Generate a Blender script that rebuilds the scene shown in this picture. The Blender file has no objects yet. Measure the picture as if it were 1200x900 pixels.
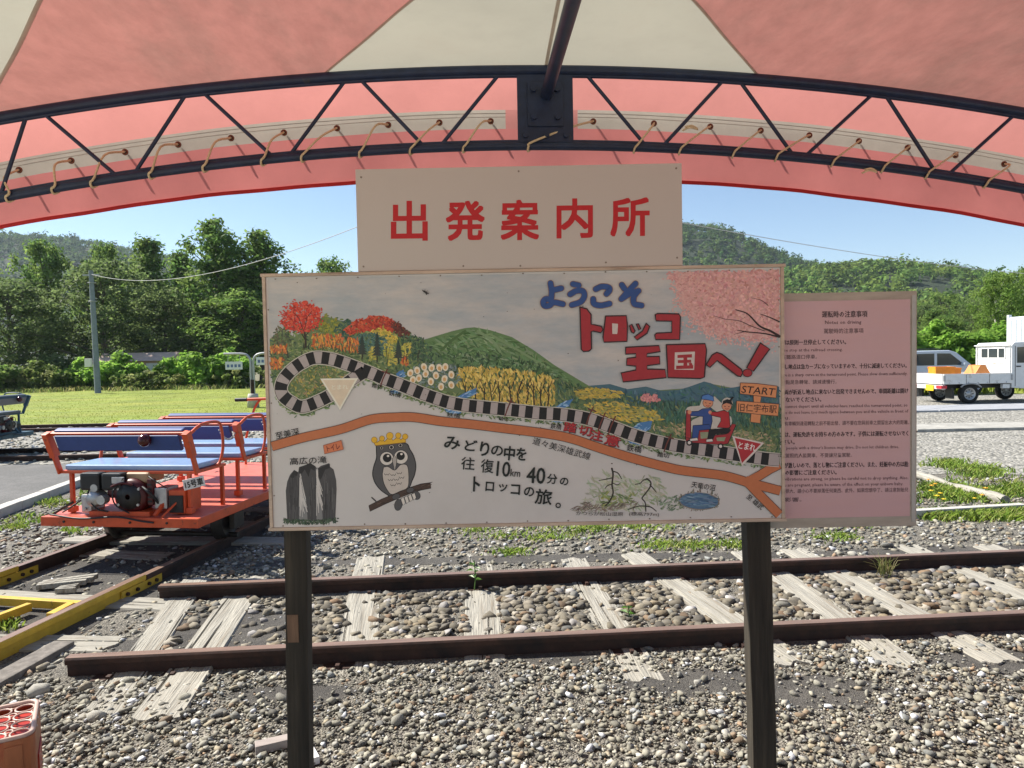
import bpy, bmesh, math, random
import numpy as np
from mathutils import Matrix, Vector
random.seed(7); rng = np.random.default_rng(7)
R = math.radians
S = bpy.context.scene
C = S.collection

# ------------------------------------------------------------------ camera
CAM_H, FPX = 1.545, 832.0
PITCH, ROLL = -2.13, -1.1
cd = bpy.data.cameras.new('camera'); cam = bpy.data.objects.new('camera', cd); C.objects.link(cam)
cd.sensor_width = 36.0; cd.lens = FPX/1200*36.0; cd.clip_start = 0.05; cd.clip_end = 5000
CM = Matrix.Rotation(R(90+PITCH), 4, 'X') @ Matrix.Rotation(R(ROLL), 4, 'Z')
cam.matrix_world = Matrix.Translation((0, 0, CAM_H)) @ CM
S.camera = cam

# ------------------------------------------------------------------ light
SUN_EL, SUN_AZ = 47.0, -68.0           # azimuth measured from +Y towards +X: the sun stands beyond the board, to the left
SUN_STRENGTH, SKY_STRENGTH, EXPOSURE = 5.0, 0.074, 1.1
HAZE = .00016
w = bpy.data.worlds.new('World'); S.world = w; w.use_nodes = True
nt = w.node_tree
sky = nt.nodes.new('ShaderNodeTexSky'); sky.sky_type = 'NISHITA'; sky.sun_disc = False
sky.sun_elevation = R(SUN_EL); sky.sun_rotation = R(SUN_AZ)
sky.altitude = 300; sky.air_density = 1.0; sky.dust_density = 0.15; sky.ozone_density = 2.0
nt.links.new(sky.outputs[0], nt.nodes['Background'].inputs[0])
nt.nodes['Background'].inputs[1].default_value = SKY_STRENGTH
sl = bpy.data.lights.new('sun', 'SUN'); sun = bpy.data.objects.new('sun', sl); C.objects.link(sun)
sl.energy = SUN_STRENGTH; sl.angle = R(0.55); sl.color = (1.0, 0.94, 0.84)
sd = Vector((math.sin(R(SUN_AZ))*math.cos(R(SUN_EL)), math.cos(R(SUN_AZ))*math.cos(R(SUN_EL)), math.sin(R(SUN_EL))))
sun.rotation_euler = sd.to_track_quat('Z', 'Y').to_euler(); sun.location = sd*60
vs = S.view_settings
vs.view_transform = 'Standard'; vs.look = 'None'; vs.gamma = 1; vs.exposure = EXPOSURE; vs.use_curve_mapping = False

# ------------------------------------------------------------------ pixels of the photograph -> directions
M3 = np.array(CM.to_3x3()); O3 = np.array([0, 0, CAM_H])
def ray(px, py): return M3 @ np.array([(px-600)/FPX, -(py-450)/FPX, -1.0])
def atz(px, py, z=0.0):
    v = ray(px, py); return O3+v*((z-O3[2])/v[2])
def aty(px, py, y):
    v = ray(px, py); return O3+v*(y/v[1])
def atp(px, py, p0, n):
    v = ray(px, py); return O3+v*(np.dot(np.array(p0)-O3, n)/np.dot(v, n))

# ------------------------------------------------------------------ materials
def lin(c):
    c = np.array(c, float)/255.0
    return np.where(c <= .04045, c/12.92, ((c+.055)/1.055)**2.4)
def node(t, kind, **kw):
    n = t.nodes.new(kind)
    for k, v in kw.items(): setattr(n, k, v)
    return n
def mat(name, col=(.5, .5, .5), rough=.6, var=.15, scale=8, bump=0, bscale=None, metal=0, attr=False, stretch=None,
        col2=None, c2scale=3, c2thr=(.5, .65), spec=.4, trans=0, gen=False, detail=5):
    """principled material: base colour (or face colour attribute) with noise mottling, a second colour in patches, bump"""
    m = bpy.data.materials.new(name); m.use_nodes = True; t = m.node_tree; L = t.links
    b = t.nodes['Principled BSDF']; b.inputs['Roughness'].default_value = rough; b.inputs['Metallic'].default_value = metal
    b.inputs['Specular IOR Level'].default_value = spec
    tc = node(t, 'ShaderNodeTexCoord'); mp = node(t, 'ShaderNodeMapping')
    L.new(tc.outputs['Object'], mp.inputs[0])
    if stretch: mp.inputs['Scale'].default_value = stretch
    nz = node(t, 'ShaderNodeTexNoise'); nz.inputs['Scale'].default_value = scale; nz.inputs['Detail'].default_value = detail
    nz.inputs['Roughness'].default_value = .65
    L.new(mp.outputs[0], nz.inputs['Vector'])
    if attr:
        a = node(t, 'ShaderNodeAttribute'); a.attribute_name = 'Col'; src = a.outputs['Color']
    else:
        a = node(t, 'ShaderNodeRGB'); a.outputs[0].default_value = (*col, 1); src = a.outputs[0]
    if col2 is not None:
        n2 = node(t, 'ShaderNodeTexNoise'); n2.inputs['Scale'].default_value = c2scale; n2.inputs['Detail'].default_value = 8
        n2.inputs['Roughness'].default_value = .7
        L.new(mp.outputs[0], n2.inputs['Vector'])
        rp = node(t, 'ShaderNodeMapRange'); rp.inputs[1].default_value = c2thr[0]; rp.inputs[2].default_value = c2thr[1]
        L.new(n2.outputs[0], rp.inputs[0])
        mx = node(t, 'ShaderNodeMix', data_type='RGBA'); L.new(rp.outputs[0], mx.inputs[0]); L.new(src, mx.inputs[6])
        mx.inputs[7].default_value = (*col2, 1); src = mx.outputs[2]
    r2 = node(t, 'ShaderNodeMapRange'); r2.inputs[1].default_value = .25; r2.inputs[2].default_value = .75
    r2.inputs[3].default_value = 1-var; r2.inputs[4].default_value = 1+var
    L.new(nz.outputs[0], r2.inputs[0])
    mu = node(t, 'ShaderNodeVectorMath', operation='SCALE'); L.new(src, mu.inputs[0]); L.new(r2.outputs[0], mu.inputs['Scale'])
    L.new(mu.outputs[0], b.inputs['Base Color'])
    if bump:
        nb = nz
        if bscale:
            nb = node(t, 'ShaderNodeTexNoise'); nb.inputs['Scale'].default_value = bscale; nb.inputs['Detail'].default_value = 6
            L.new(mp.outputs[0], nb.inputs['Vector'])
        bp = node(t, 'ShaderNodeBump'); bp.inputs['Strength'].default_value = 1; bp.inputs['Distance'].default_value = bump
        L.new(nb.outputs[0], bp.inputs['Height']); L.new(bp.outputs[0], b.inputs['Normal'])
    if trans:
        tr = node(t, 'ShaderNodeBsdfTranslucent'); L.new(mu.outputs[0], tr.inputs[0])
        ms = node(t, 'ShaderNodeMixShader'); ms.inputs[0].default_value = trans
        L.new(b.outputs[0], ms.inputs[1]); L.new(tr.outputs[0], ms.inputs[2])
        L.new(ms.outputs[0], t.nodes['Material Output'].inputs['Surface'])
    return m
def glassmat(name, tint=(.03, .04, .045), rough=.06):
    m = bpy.data.materials.new(name); m.use_nodes = True; b = m.node_tree.nodes['Principled BSDF']
    b.inputs['Base Color'].default_value = (*tint, 1); b.inputs['Roughness'].default_value = rough
    b.inputs['Specular IOR Level'].default_value = .8
    return m
M = {}
M['paint'] = mat('board_paint', attr=True, rough=.55, var=.07, scale=60, bump=.0004, bscale=220)
M['ink'] = mat('lettering_ink', attr=True, rough=.5, var=.1, scale=70)
M['panel'] = mat('panel_white', (.635, .595, .555), rough=.5, var=.04, scale=5, col2=(.585, .54, .495), c2scale=2.2, c2thr=(.48, .75))
M['skywash'] = mat('painted_sky_wash', (.58, .545, .50), rough=.6, var=.07, scale=26, stretch=(.5, 1, 1.8), col2=(.37, .42, .445), c2scale=4.2, c2thr=(.38, .64), bump=.0007, bscale=70)
M['trim'] = mat('trim_wood', (.52, .40, .30), rough=.6, var=.3, scale=25, stretch=(.15, 1, 1), col2=(.30, .20, .14), c2scale=18, c2thr=(.6, .72))
M['notice'] = mat('notice_paper', (.60, .36, .345), rough=.3, var=.05, scale=3, col2=(.57, .37, .39), c2scale=2.5, c2thr=(.4, .7), bump=.0008, bscale=14, stretch=(.4, 1, 1.6), spec=.5)
M['ply'] = mat('plywood_edge', (.42, .36, .29), rough=.6, var=.25, scale=20, stretch=(.2, 1, 1))
M['post'] = mat('old_post', (.034, .028, .020), rough=.85, var=.5, scale=16, stretch=(3, 3, .14), bump=.003, bscale=40, col2=(.075, .06, .042), c2scale=7, c2thr=(.52, .75))
M['screw'] = mat('screw', (.25, .2, .16), rough=.5, metal=.6)
M['navy'] = mat('navy_steel', (.013, .023, .055), rough=.42, var=.3, scale=20, col2=(.05, .045, .04), c2scale=14, c2thr=(.62, .75))
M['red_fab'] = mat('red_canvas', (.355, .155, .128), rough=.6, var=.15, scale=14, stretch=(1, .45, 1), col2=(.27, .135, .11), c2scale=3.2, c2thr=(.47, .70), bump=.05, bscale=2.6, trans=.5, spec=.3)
M['red_fab2'] = mat('red_canvas_single', (.54, .225, .20), rough=.6, var=.08, scale=5, bump=.008, bscale=4, trans=.5, spec=.3, col2=(.42, .14, .13), c2scale=30, c2thr=(.68, .8))
M['red_fab3'] = mat('red_canvas_lower', (.58, .205, .19), rough=.6, var=.08, scale=5, bump=.006, bscale=5, trans=.5, spec=.3)
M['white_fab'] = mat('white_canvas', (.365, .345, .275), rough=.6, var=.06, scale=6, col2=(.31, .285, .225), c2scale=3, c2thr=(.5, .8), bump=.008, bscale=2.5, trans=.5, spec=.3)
M['strip_fab'] = mat('cream_strip', (.46, .41, .345), rough=.7, var=.08, scale=14, trans=.45)
M['seam2'] = mat('valance_seam', (.55, .30, .26), rough=.7, trans=.75)
M['seam'] = mat('seam_tape', (.50, .42, .36), rough=.7, trans=.6)
M['trim_red'] = mat('red_edging', (.55, .03, .03), rough=.6, trans=.35)
M['rope'] = mat('tan_rope', (.60, .46, .28), rough=.85, var=.3, scale=120)
M['rust'] = mat('rusty_rail', (.044, .0195, .0135), rough=.7, var=.4, scale=18, bump=.0012, bscale=60, col2=(.020, .012, .010), c2scale=6, c2thr=(.45, .65))
M['railtop'] = mat('worn_rail_top', (.23, .15, .112), rough=.42, var=.25, scale=30, stretch=(.1, 1, 1), metal=.3)
M['yellow'] = mat('yellow_rail_paint', (.52, .33, .03), rough=.55, var=.2, scale=12, col2=(.09, .05, .02), c2scale=20, c2thr=(.62, .7))
M['sleeper'] = mat('weathered_sleeper', (.295, .28, .24), rough=.92, var=.45, scale=14, stretch=(7, .35, 3), bump=.006, col2=(.15, .125, .095), c2scale=3.4, c2thr=(.52, .70))
M['grit'] = mat('dark_grit', (.105, .096, .086), rough=.95, var=.5, scale=90, bump=.006, bscale=150, col2=(.20, .185, .16), c2scale=3.5, c2thr=(.45, .75))
def pebbly(name, c1, c2, sc, bump):
    m = mat(name, c1, rough=.95, var=.35, scale=sc*.6, bump=0, col2=c2, c2scale=2.5, c2thr=(.42, .72)); t = m.node_tree; L = t.links; b = t.nodes['Principled BSDF']
    tc = node(t, 'ShaderNodeTexCoord'); v = node(t, 'ShaderNodeTexVoronoi'); v.inputs['Scale'].default_value = sc; L.new(tc.outputs['Object'], v.inputs['Vector'])
    hsv = node(t, 'ShaderNodeSeparateColor'); L.new(v.outputs['Color'], hsv.inputs[0])
    mr = node(t, 'ShaderNodeMapRange'); mr.inputs[3].default_value = .55; mr.inputs[4].default_value = 1.6; L.new(hsv.outputs[0], mr.inputs[0])
    mu = node(t, 'ShaderNodeVectorMath', operation='SCALE'); src = b.inputs['Base Color'].links[0].from_socket; L.new(src, mu.inputs[0]); L.new(mr.outputs[0], mu.inputs['Scale']); L.new(mu.outputs[0], b.inputs['Base Color'])
    bp = node(t, 'ShaderNodeBump'); bp.invert = True; bp.inputs['Distance'].default_value = bump; L.new(v.outputs['Distance'], bp.inputs['Height']); L.new(bp.outputs[0], b.inputs['Normal'])
    return m
M['grit'] = pebbly('dark_grit', (.125, .115, .097), (.205, .19, .16), 105, .010)
M['darkgrit'] = pebbly('black_grit', (.058, .054, .049), (.10, .093, .082), 240, .004)
M['lot'] = pebbly('grey_gravel_lot', (.25, .24, .215), (.17, .165, .14), 22, .03)
M['bounce_gravel'] = pebbly('pale_bounce_gravel', (.42, .405, .37), (.34, .325, .29), 30, .01)  # kept pale so the added ground reflects light onto the boards
M['asphalt'] = mat('grey_asphalt', (.10, .098, .095), rough=.9, var=.4, scale=45, bump=.006, bscale=70, col2=(.15, .145, .14), c2scale=1.2, c2thr=(.45, .7))
M['earth'] = mat('earth', (.13, .12, .07), rough=.95, var=.4, scale=2, bump=.02, bscale=6)
M['lawn'] = mat('lawn', (.16, .205, .016), rough=.9, var=.4, scale=1.2, bump=.03, bscale=14, col2=(.22, .225, .028), c2scale=.35, c2thr=(.45, .7), stretch=(.35, 1, 1))
M['concrete'] = mat('concrete', (.44, .42, .385), rough=.85, var=.18, scale=9, bump=.002, bscale=50)
M['oldconc'] = mat('old_concrete', (.33, .32, .29), rough=.9, var=.3, scale=5, col2=(.22, .21, .19), c2scale=2, c2thr=(.5, .7))
M['slab'] = mat('blue_grey_slab', (.30, .31, .33), rough=.8, var=.2, scale=5)
M['stone'] = mat('stone', attr=True, rough=.85, var=.22, scale=60, bump=.0015, bscale=130)
M['leaf'] = mat('leaf', attr=True, rough=.6, var=.1, scale=2, trans=.6, spec=.12)
M['farleaf'] = mat('far_leaf', attr=True, rough=.8, var=.1, scale=.2, trans=.35, spec=.05)
M['grass'] = mat('grass_blade', attr=True, rough=.6, var=.1, scale=3, trans=.4)
M['bark'] = mat('bark', (.12, .10, .08), rough=.9, var=.4, scale=5, stretch=(2, 2, .4), bump=.02)
M['birch'] = mat('birch_bark', (.55, .53, .48), rough=.8, var=.25, scale=6, col2=(.1, .09, .08), c2scale=4, c2thr=(.62, .7))
M['hillsoil'] = mat('hill_soil', (.018, .030, .012), rough=.95, var=.3, scale=.05)
M['orange'] = mat('orange_enamel', (.55, .075, .020), rough=.45, var=.2, scale=9, col2=(.10, .035, .022), c2scale=16, c2thr=(.60, .70), spec=.45)
M['deck'] = mat('deck_paint_sun_sheen', (.60, .14, .095), rough=.4, var=.2, scale=6, col2=(.40, .11, .08), c2scale=5, c2thr=(.5, .8), spec=.5)  # sheen of the sunlit deck is put into this paler colour
M['cushion'] = mat('blue_vinyl_sky_sheen', (.24, .36, .58), rough=.24, var=.1, scale=10, bump=.002, bscale=9, spec=.8)  # sky reflection on the seat tops is painted in as pale blue
M['backpad'] = mat('blue_vinyl_shaded', (.028, .060, .21), rough=.55, var=.12, scale=10)  # same vinyl, with the shade on the backrests put into the colour
M['teal'] = mat('teal_enamel', (.035, .085, .115), rough=.45, var=.2, scale=8)
M['greycush'] = mat('grey_vinyl', (.10, .115, .13), rough=.4, var=.1, scale=10)
M['black'] = mat('black_plastic', (.014, .014, .015), rough=.5, var=.2, scale=20)
M['alloy'] = mat('cast_alloy', (.42, .42, .42), rough=.45, metal=.7, var=.2, scale=20)
M['engred'] = mat('engine_red', (.07, .008, .010), rough=.4, var=.2, scale=15)
M['beige'] = mat('tank_beige', (.42, .27, .15), rough=.5, var=.2, scale=15)
M['steel'] = mat('dark_steel', (.05, .045, .042), rough=.55, metal=.6, var=.3, scale=12)
M['galv'] = mat('galvanised', (.36, .37, .38), rough=.5, metal=.4, var=.15, scale=6)
M['white'] = mat('white_enamel', (.66, .67, .66), rough=.35, var=.08, scale=6, col2=(.40, .34, .27), c2scale=5, c2thr=(.58, .74), spec=.5)
M['carpaint'] = mat('pale_blue_car', (.50, .56, .62), rough=.25, var=.03, spec=.6)
M['rubber'] = mat('tyre', (.018, .018, .018), rough=.85, var=.3, scale=20)
M['glass'] = glassmat('vehicle_glass')
M['plate'] = mat('plate_yellow', (.72, .50, .03), rough=.5)
M['tail'] = mat('tail_red', (.55, .03, .05), rough=.2)
M['orbox'] = mat('orange_plastic', (.80, .26, .02), rough=.45, var=.1, scale=8)
M['orbox2'] = mat('faded_orange_plastic', (.62, .23, .06), rough=.5, var=.15, scale=8)
M['pole'] = mat('pole_concrete', (.19, .22, .26), rough=.8, var=.2, scale=5)
M['wall'] = mat('house_wall', (.50, .33, .24), rough=.8, var=.15, scale=2)
M['whitewall'] = mat('house_white', (.72, .70, .66), rough=.8, var=.1, scale=2)
M['roof'] = mat('house_roof', (.60, .43, .34), rough=.7, var=.2, scale=3)
M['wire'] = mat('cable', (.42, .42, .42), rough=.6)
M['crate'] = mat('crate_red', (.46, .035, .02), rough=.35, var=.25, scale=14, spec=.5, trans=.25)
M['crate2'] = mat('crate_faded', (.40, .135, .055), rough=.45, var=.3, scale=11, stretch=(1, 1, .3), spec=.5, trans=.2, col2=(.36, .07, .03), c2scale=6, c2thr=(.5, .6))
M['crate_rim'] = mat('crate_rim', (.46, .33, .28), rough=.4, var=.15, scale=20)
M['plank'] = mat('grey_plank', (.30, .26, .24), rough=.85, var=.3, scale=10, stretch=(.3, 3, 3))
M['timber'] = mat('dark_timber', (.15, .135, .12), rough=.9, var=.5, scale=12, stretch=(2, 2, 2), bump=.004)
M['whiteplank'] = mat('white_plank', (.75, .74, .72), rough=.6, var=.1)
M['box'] = mat('container_white', (.62, .66, .72), rough=.5, var=.08, scale=3)

# ------------------------------------------------------------------ builders
def tag(o, label=None, cat=None, group=None, kind=None):
    if label: o['label'] = label
    if cat: o['category'] = cat
    if group: o['group'] = group
    if kind: o['kind'] = kind
    return o
def empty(name, loc=(0, 0, 0), rz=0, label=None, cat=None, group=None):
    o = bpy.data.objects.new(name, None); C.objects.link(o); o.location = loc; o.rotation_euler = (0, 0, rz)
    o.empty_display_size = .2
    return tag(o, label, cat, group)
def np_mesh(name, V, F, m, cols=None, parent=None, smooth=False):
    me = bpy.data.meshes.new(name)
    V = np.asarray(V, np.float32); F = np.asarray(F, np.int32); k = F.shape[1]
    me.vertices.add(len(V)); me.vertices.foreach_set('co', V.ravel())
    me.loops.add(F.size); me.loops.foreach_set('vertex_index', F.ravel())
    me.polygons.add(len(F)); me.polygons.foreach_set('loop_start', np.arange(0, F.size, k, dtype=np.int32))
    me.polygons.foreach_set('loop_total', np.full(len(F), k, np.int32))
    if smooth: me.polygons.foreach_set('use_smooth', np.ones(len(F), bool))
    me.update(calc_edges=True)
    if cols is not None:
        a = me.attributes.new('Col', 'FLOAT_COLOR', 'FACE')
        cc = np.ones((len(F), 4), np.float32); cc[:, :3] = cols; a.data.foreach_set('color', cc.ravel())
    me.materials.append(m)
    o = bpy.data.objects.new(name, me); C.objects.link(o); o.parent = parent
    return o
class MB:
    def __init__(s): s.v = []; s.f = []; s.c = []; s.sm = []
    def add(s, vs, fs, col=None, sm=False):
        b = len(s.v); s.v += [tuple(map(float, p)) for p in vs]
        for f in fs: s.f.append(tuple(b+i for i in f)); s.c.append(col); s.sm.append(sm)
        return s
    def box(s, c, d, rot=None, col=None):
        x, y, z = d[0]/2, d[1]/2, d[2]/2
        vs = [Vector((sx*x, sy*y, sz*z)) for sz in (-1, 1) for sy in (-1, 1) for sx in (-1, 1)]
        if rot is not None: vs = [rot @ p for p in vs]
        vs = [p+Vector(c) for p in vs]
        return s.add(vs, [(0, 2, 3, 1), (4, 5, 7, 6), (0, 1, 5, 4), (2, 6, 7, 3), (0, 4, 6, 2), (1, 3, 7, 5)], col)
    def bar(s, p0, p1, wd, ht, up=(0, 0, 1), col=None):
        p0, p1 = Vector(p0), Vector(p1); d = (p1-p0); L = d.length; d.normalize()
        u = Vector(up); sx = d.cross(u)
        if sx.length < 1e-5: sx = d.cross(Vector((0, 1, 0)))
        sx.normalize(); u = sx.cross(d)
        vs = [p+sx*a*wd/2+u*b*ht/2 for p in (p0, p1) for b in (-1, 1) for a in (-1, 1)]
        return s.add(vs, [(0, 2, 3, 1), (4, 5, 7, 6), (0, 1, 5, 4), (2, 6, 7, 3), (0, 4, 6, 2), (1, 3, 7, 5)], col)
    def tube(s, pts, r, n=10, col=None, caps=True, close=False):
        pts = [Vector(p) for p in pts]; k = len(pts); rr = r if hasattr(r, '__len__') else [r]*k
        rings = []; prev = None
        for i, p in enumerate(pts):
            if close: t = pts[(i+1) % k]-pts[i-1]
            else: t = pts[min(i+1, k-1)]-pts[max(i-1, 0)]
            t.normalize()
            if prev is None:
                a = Vector((0, 0, 1)) if abs(t.z) < .9 else Vector((1, 0, 0))
            else: a = prev
            u = (a-t*a.dot(t)).normalized(); prev = u; v = t.cross(u)
            rings.append([p+(u*math.cos(2*math.pi*j/n)+v*math.sin(2*math.pi*j/n))*rr[i] for j in range(n)])
        vs = [q for ring in rings for q in ring]; fs = []
        for i in range(k if close else k-1):
            i2 = (i+1) % k
            for j in range(n): fs.append((i*n+j, i*n+(j+1) % n, i2*n+(j+1) % n, i2*n+j))
        s.add(vs, fs, col, True)
        if caps and not close:
            s.add(rings[0], [tuple(reversed(range(n)))], col); s.add(rings[-1], [tuple(range(n))], col)
        return s
    def cyl(s, p0, p1, r, r1=None, n=16, col=None): return s.tube([p0, p1], [r, r if r1 is None else r1], n, col)
    def prism(s, poly, y0, y1, axis='y', col=None):
        """poly of 2-D points extruded along an axis"""
        n = len(poly)
        def P(a, b, t): return {'y': (a, t, b), 'x': (t, a, b), 'z': (a, b, t)}[axis]
        vs = [P(a, b, y0) for a, b in poly]+[P(a, b, y1) for a, b in poly]
        fs = [tuple(range(n)), tuple(reversed(range(n, 2*n)))]+[(i, n+i, n+(i+1) % n, (i+1) % n) for i in range(n)]
        return s.add(vs, fs, col)
    def lathe(s, prof, c=(0, 0, 0), axis='z', n=20, col=None):
        vs = []
        for r, h in prof:
            for j in range(n):
                a = 2*math.pi*j/n; x, y = r*math.cos(a), r*math.sin(a)
                q = {'z': (x, y, h), 'x': (h, x, y), 'y': (x, h, y)}[axis]
                vs.append((q[0]+c[0], q[1]+c[1], q[2]+c[2]))
        fs = [(i*n+j, i*n+(j+1) % n, (i+1)*n+(j+1) % n, (i+1)*n+j) for i in range(len(prof)-1) for j in range(n)]
        return s.add(vs, fs, col, True)
    def build(s, name, m, parent=None, bevel=0, loc=None, seg=2):
        me = bpy.data.meshes.new(name); me.from_pydata(s.v, [], s.f)
        if s.c and s.c[0] is not None:
            a = me.attributes.new('Col', 'FLOAT_COLOR', 'FACE')
            a.data.foreach_set('color', np.array([(*c[:3], 1) for c in s.c], np.float32).ravel())
        me.polygons.foreach_set('use_smooth', s.sm)
        bm = bmesh.new(); bm.from_mesh(me)
        bmesh.ops.recalc_face_normals(bm, faces=bm.faces)
        if bevel:
            es = [e for e in bm.edges if len(e.link_faces) == 2 and e.calc_face_angle(0) > .6]
            bmesh.ops.bevel(bm, geom=es, offset=bevel, segments=seg, affect='EDGES', profile=.6, clamp_overlap=True)
        bm.to_mesh(me); bm.free()
        me.materials.append(m)
        o = bpy.data.objects.new(name, me); C.objects.link(o); o.parent = parent
        if loc is not None: o.location = loc
        return o
def copy_tree(o, parent=None):
    c = o.copy(); C.objects.link(c); c.parent = parent
    for ch in o.children: copy_tree(ch, c)
    return c
def inpoly(x, y, P):
    r = False; j = len(P)-1
    for i in range(len(P)):
        if (P[i][1] > y) != (P[j][1] > y) and x < (P[j][0]-P[i][0])*(y-P[i][1])/(P[j][1]-P[i][1])+P[i][0]: r = not r
        j = i
    return r
def smooth_path(pts, n=8):
    """Catmull-Rom through the points"""
    P = [np.array(p, float) for p in pts]; P = [2*P[0]-P[1]]+P+[2*P[-1]-P[-2]]; out = []
    for i in range(1, len(P)-2):
        for k in range(n):
            t = k/n; a, b, c, d = P[i-1:i+3]
            out.append(.5*((2*b)+(c-a)*t+(2*a-5*b+4*c-d)*t*t+(3*b-3*c+d-a)*t**3))
    out.append(P[-2]); return out
def text_mesh(txt, bold=0.0, res=3):
    cu = bpy.data.curves.new('txt', 'FONT'); cu.body = txt; cu.size = 1; cu.offset = bold; cu.resolution_u = res; cu.fill_mode = 'FRONT'
    ob = bpy.data.objects.new('txt', cu); C.objects.link(ob)
    me = bpy.data.meshes.new_from_object(ob.evaluated_get(bpy.context.evaluated_depsgraph_get()))
    V = [(v.co.x, v.co.y) for v in me.vertices]; F = [tuple(p.vertices) for p in me.polygons]
    bpy.data.objects.remove(ob); bpy.data.meshes.remove(me); bpy.data.curves.remove(cu)
    return V, F

# =================================================================== SIGNS
BY = 2.5                                       # the board's face stands 2.5 m in front of the camera
c0, c1, c2, c3 = [aty(*p, BY) for p in ((310, 322), (916, 312), (918, 607), (318, 622))]
BX0, BX1 = (c0[0]+c3[0])/2, (c1[0]+c2[0])/2; BZ0, BZ1 = (c2[2]+c3[2])/2, (c0[2]+c1[2])/2
board = empty('map_signboard', ((BX0+BX1)/2, BY, 0), 0, 'large white board painted with a scenic trolley route map on two dark posts', 'signboard')
BO = np.array([(BX0+BX1)/2, BY, 0])
def B(px, py, d=0.0):                          # a point of the board's face, d metres proud of it
    q = aty(px, py, BY)-BO; return (q[0], -d, q[2])
panel = MB().box(((0), .011, (BZ0+BZ1)/2), (BX1-BX0-.012, .022, BZ1-BZ0-.012)).build('panel', M['panel'], board)
tw = .011
for (x0, z0, x1, z1) in ((BX0, BZ1, BX1, BZ1), (BX0, BZ0, BX1, BZ0)):
    MB().box((0, .009, z0), (BX1-BX0+tw*2, .032, tw)).build('edge_trim', M['trim'], board, bevel=.0015)
for x in (BX0, BX1):
    MB().box((x-BO[0], .009, (BZ0+BZ1)/2), (tw, .0315, BZ1-BZ0-tw-.001)).build('edge_trim', M['trim'], board, bevel=.0015)
def post(parent, pts, wd, name, org):
    """four-sided timber from the ground up behind the panel, following the photo's slight splay"""
    m = MB(); (xa, za), (xb, zb) = pts
    n = 14; vs = []; fs = []
    for i in range(n+1):
        t = i/n; x = xa+(xb-xa)*t; z = za+(zb-za)*t
        jx = math.sin(i*2.1)*.0012; h = wd/2
        for dx, dy in ((-h, .024), (h, .024), (h, .024+wd*.8), (-h, .024+wd*.8)):
            vs.append((x+dx+jx-org[0], dy, z))
    for i in range(n):
        for j in range(4): fs.append((i*4+j, i*4+(j+1) % 4, i*4+4+(j+1) % 4, i*4+4+j))
    fs += [(3, 2, 1, 0), (n*4, n*4+1, n*4+2, n*4+3)]
    m.add(vs, fs); return m.build(name, M['post'], parent, bevel=.004)
def post_line(pa, pb):                          # extend the seen edge to the ground and up behind the board
    a, b = aty(*pa, BY+.03), aty(*pb, BY+.03); s = (b[0]-a[0])/(b[2]-a[2])
    return ((a[0]+s*(-.35-a[2]), -.35), (a[0]+s*(BZ1-.03-a[2]), BZ1-.03))
pl = post_line((346.5, 640), (350, 890)); pr = post_line((889.5, 640), (896, 890))
lp = post(board, pl, .080, 'post', BO); rp_ = post(board, pr, .086, 'post', BO)
q = aty(343, 737, BY+.02)
MB().box((q[0]-BO[0], .0225, q[2]), (.04, .003, .10)).build('bare_wood_patch', mat('raw_wood', (.17, .10, .06), rough=.8, var=.4, scale=20, stretch=(3, 3, .3)), board)
sc = MB()
for x in np.linspace(BX0+.04, BX1-.04, 13):
    for z in (BZ0+.012, BZ1-.012): sc.cyl((x-BO[0], 0, z+random.uniform(-.003, .003)), (x-BO[0], -.0012, z), .0028, n=8)
for z in np.linspace(BZ0+.12, BZ1-.12, 5):
    for x in (BX0+.012, BX1-.012): sc.cyl((x-BO[0], 0, z), (x-BO[0], -.0012, z), .0028, n=8)
tag(sc.build('screw_heads', M['screw'], board), kind='stuff')

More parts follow.
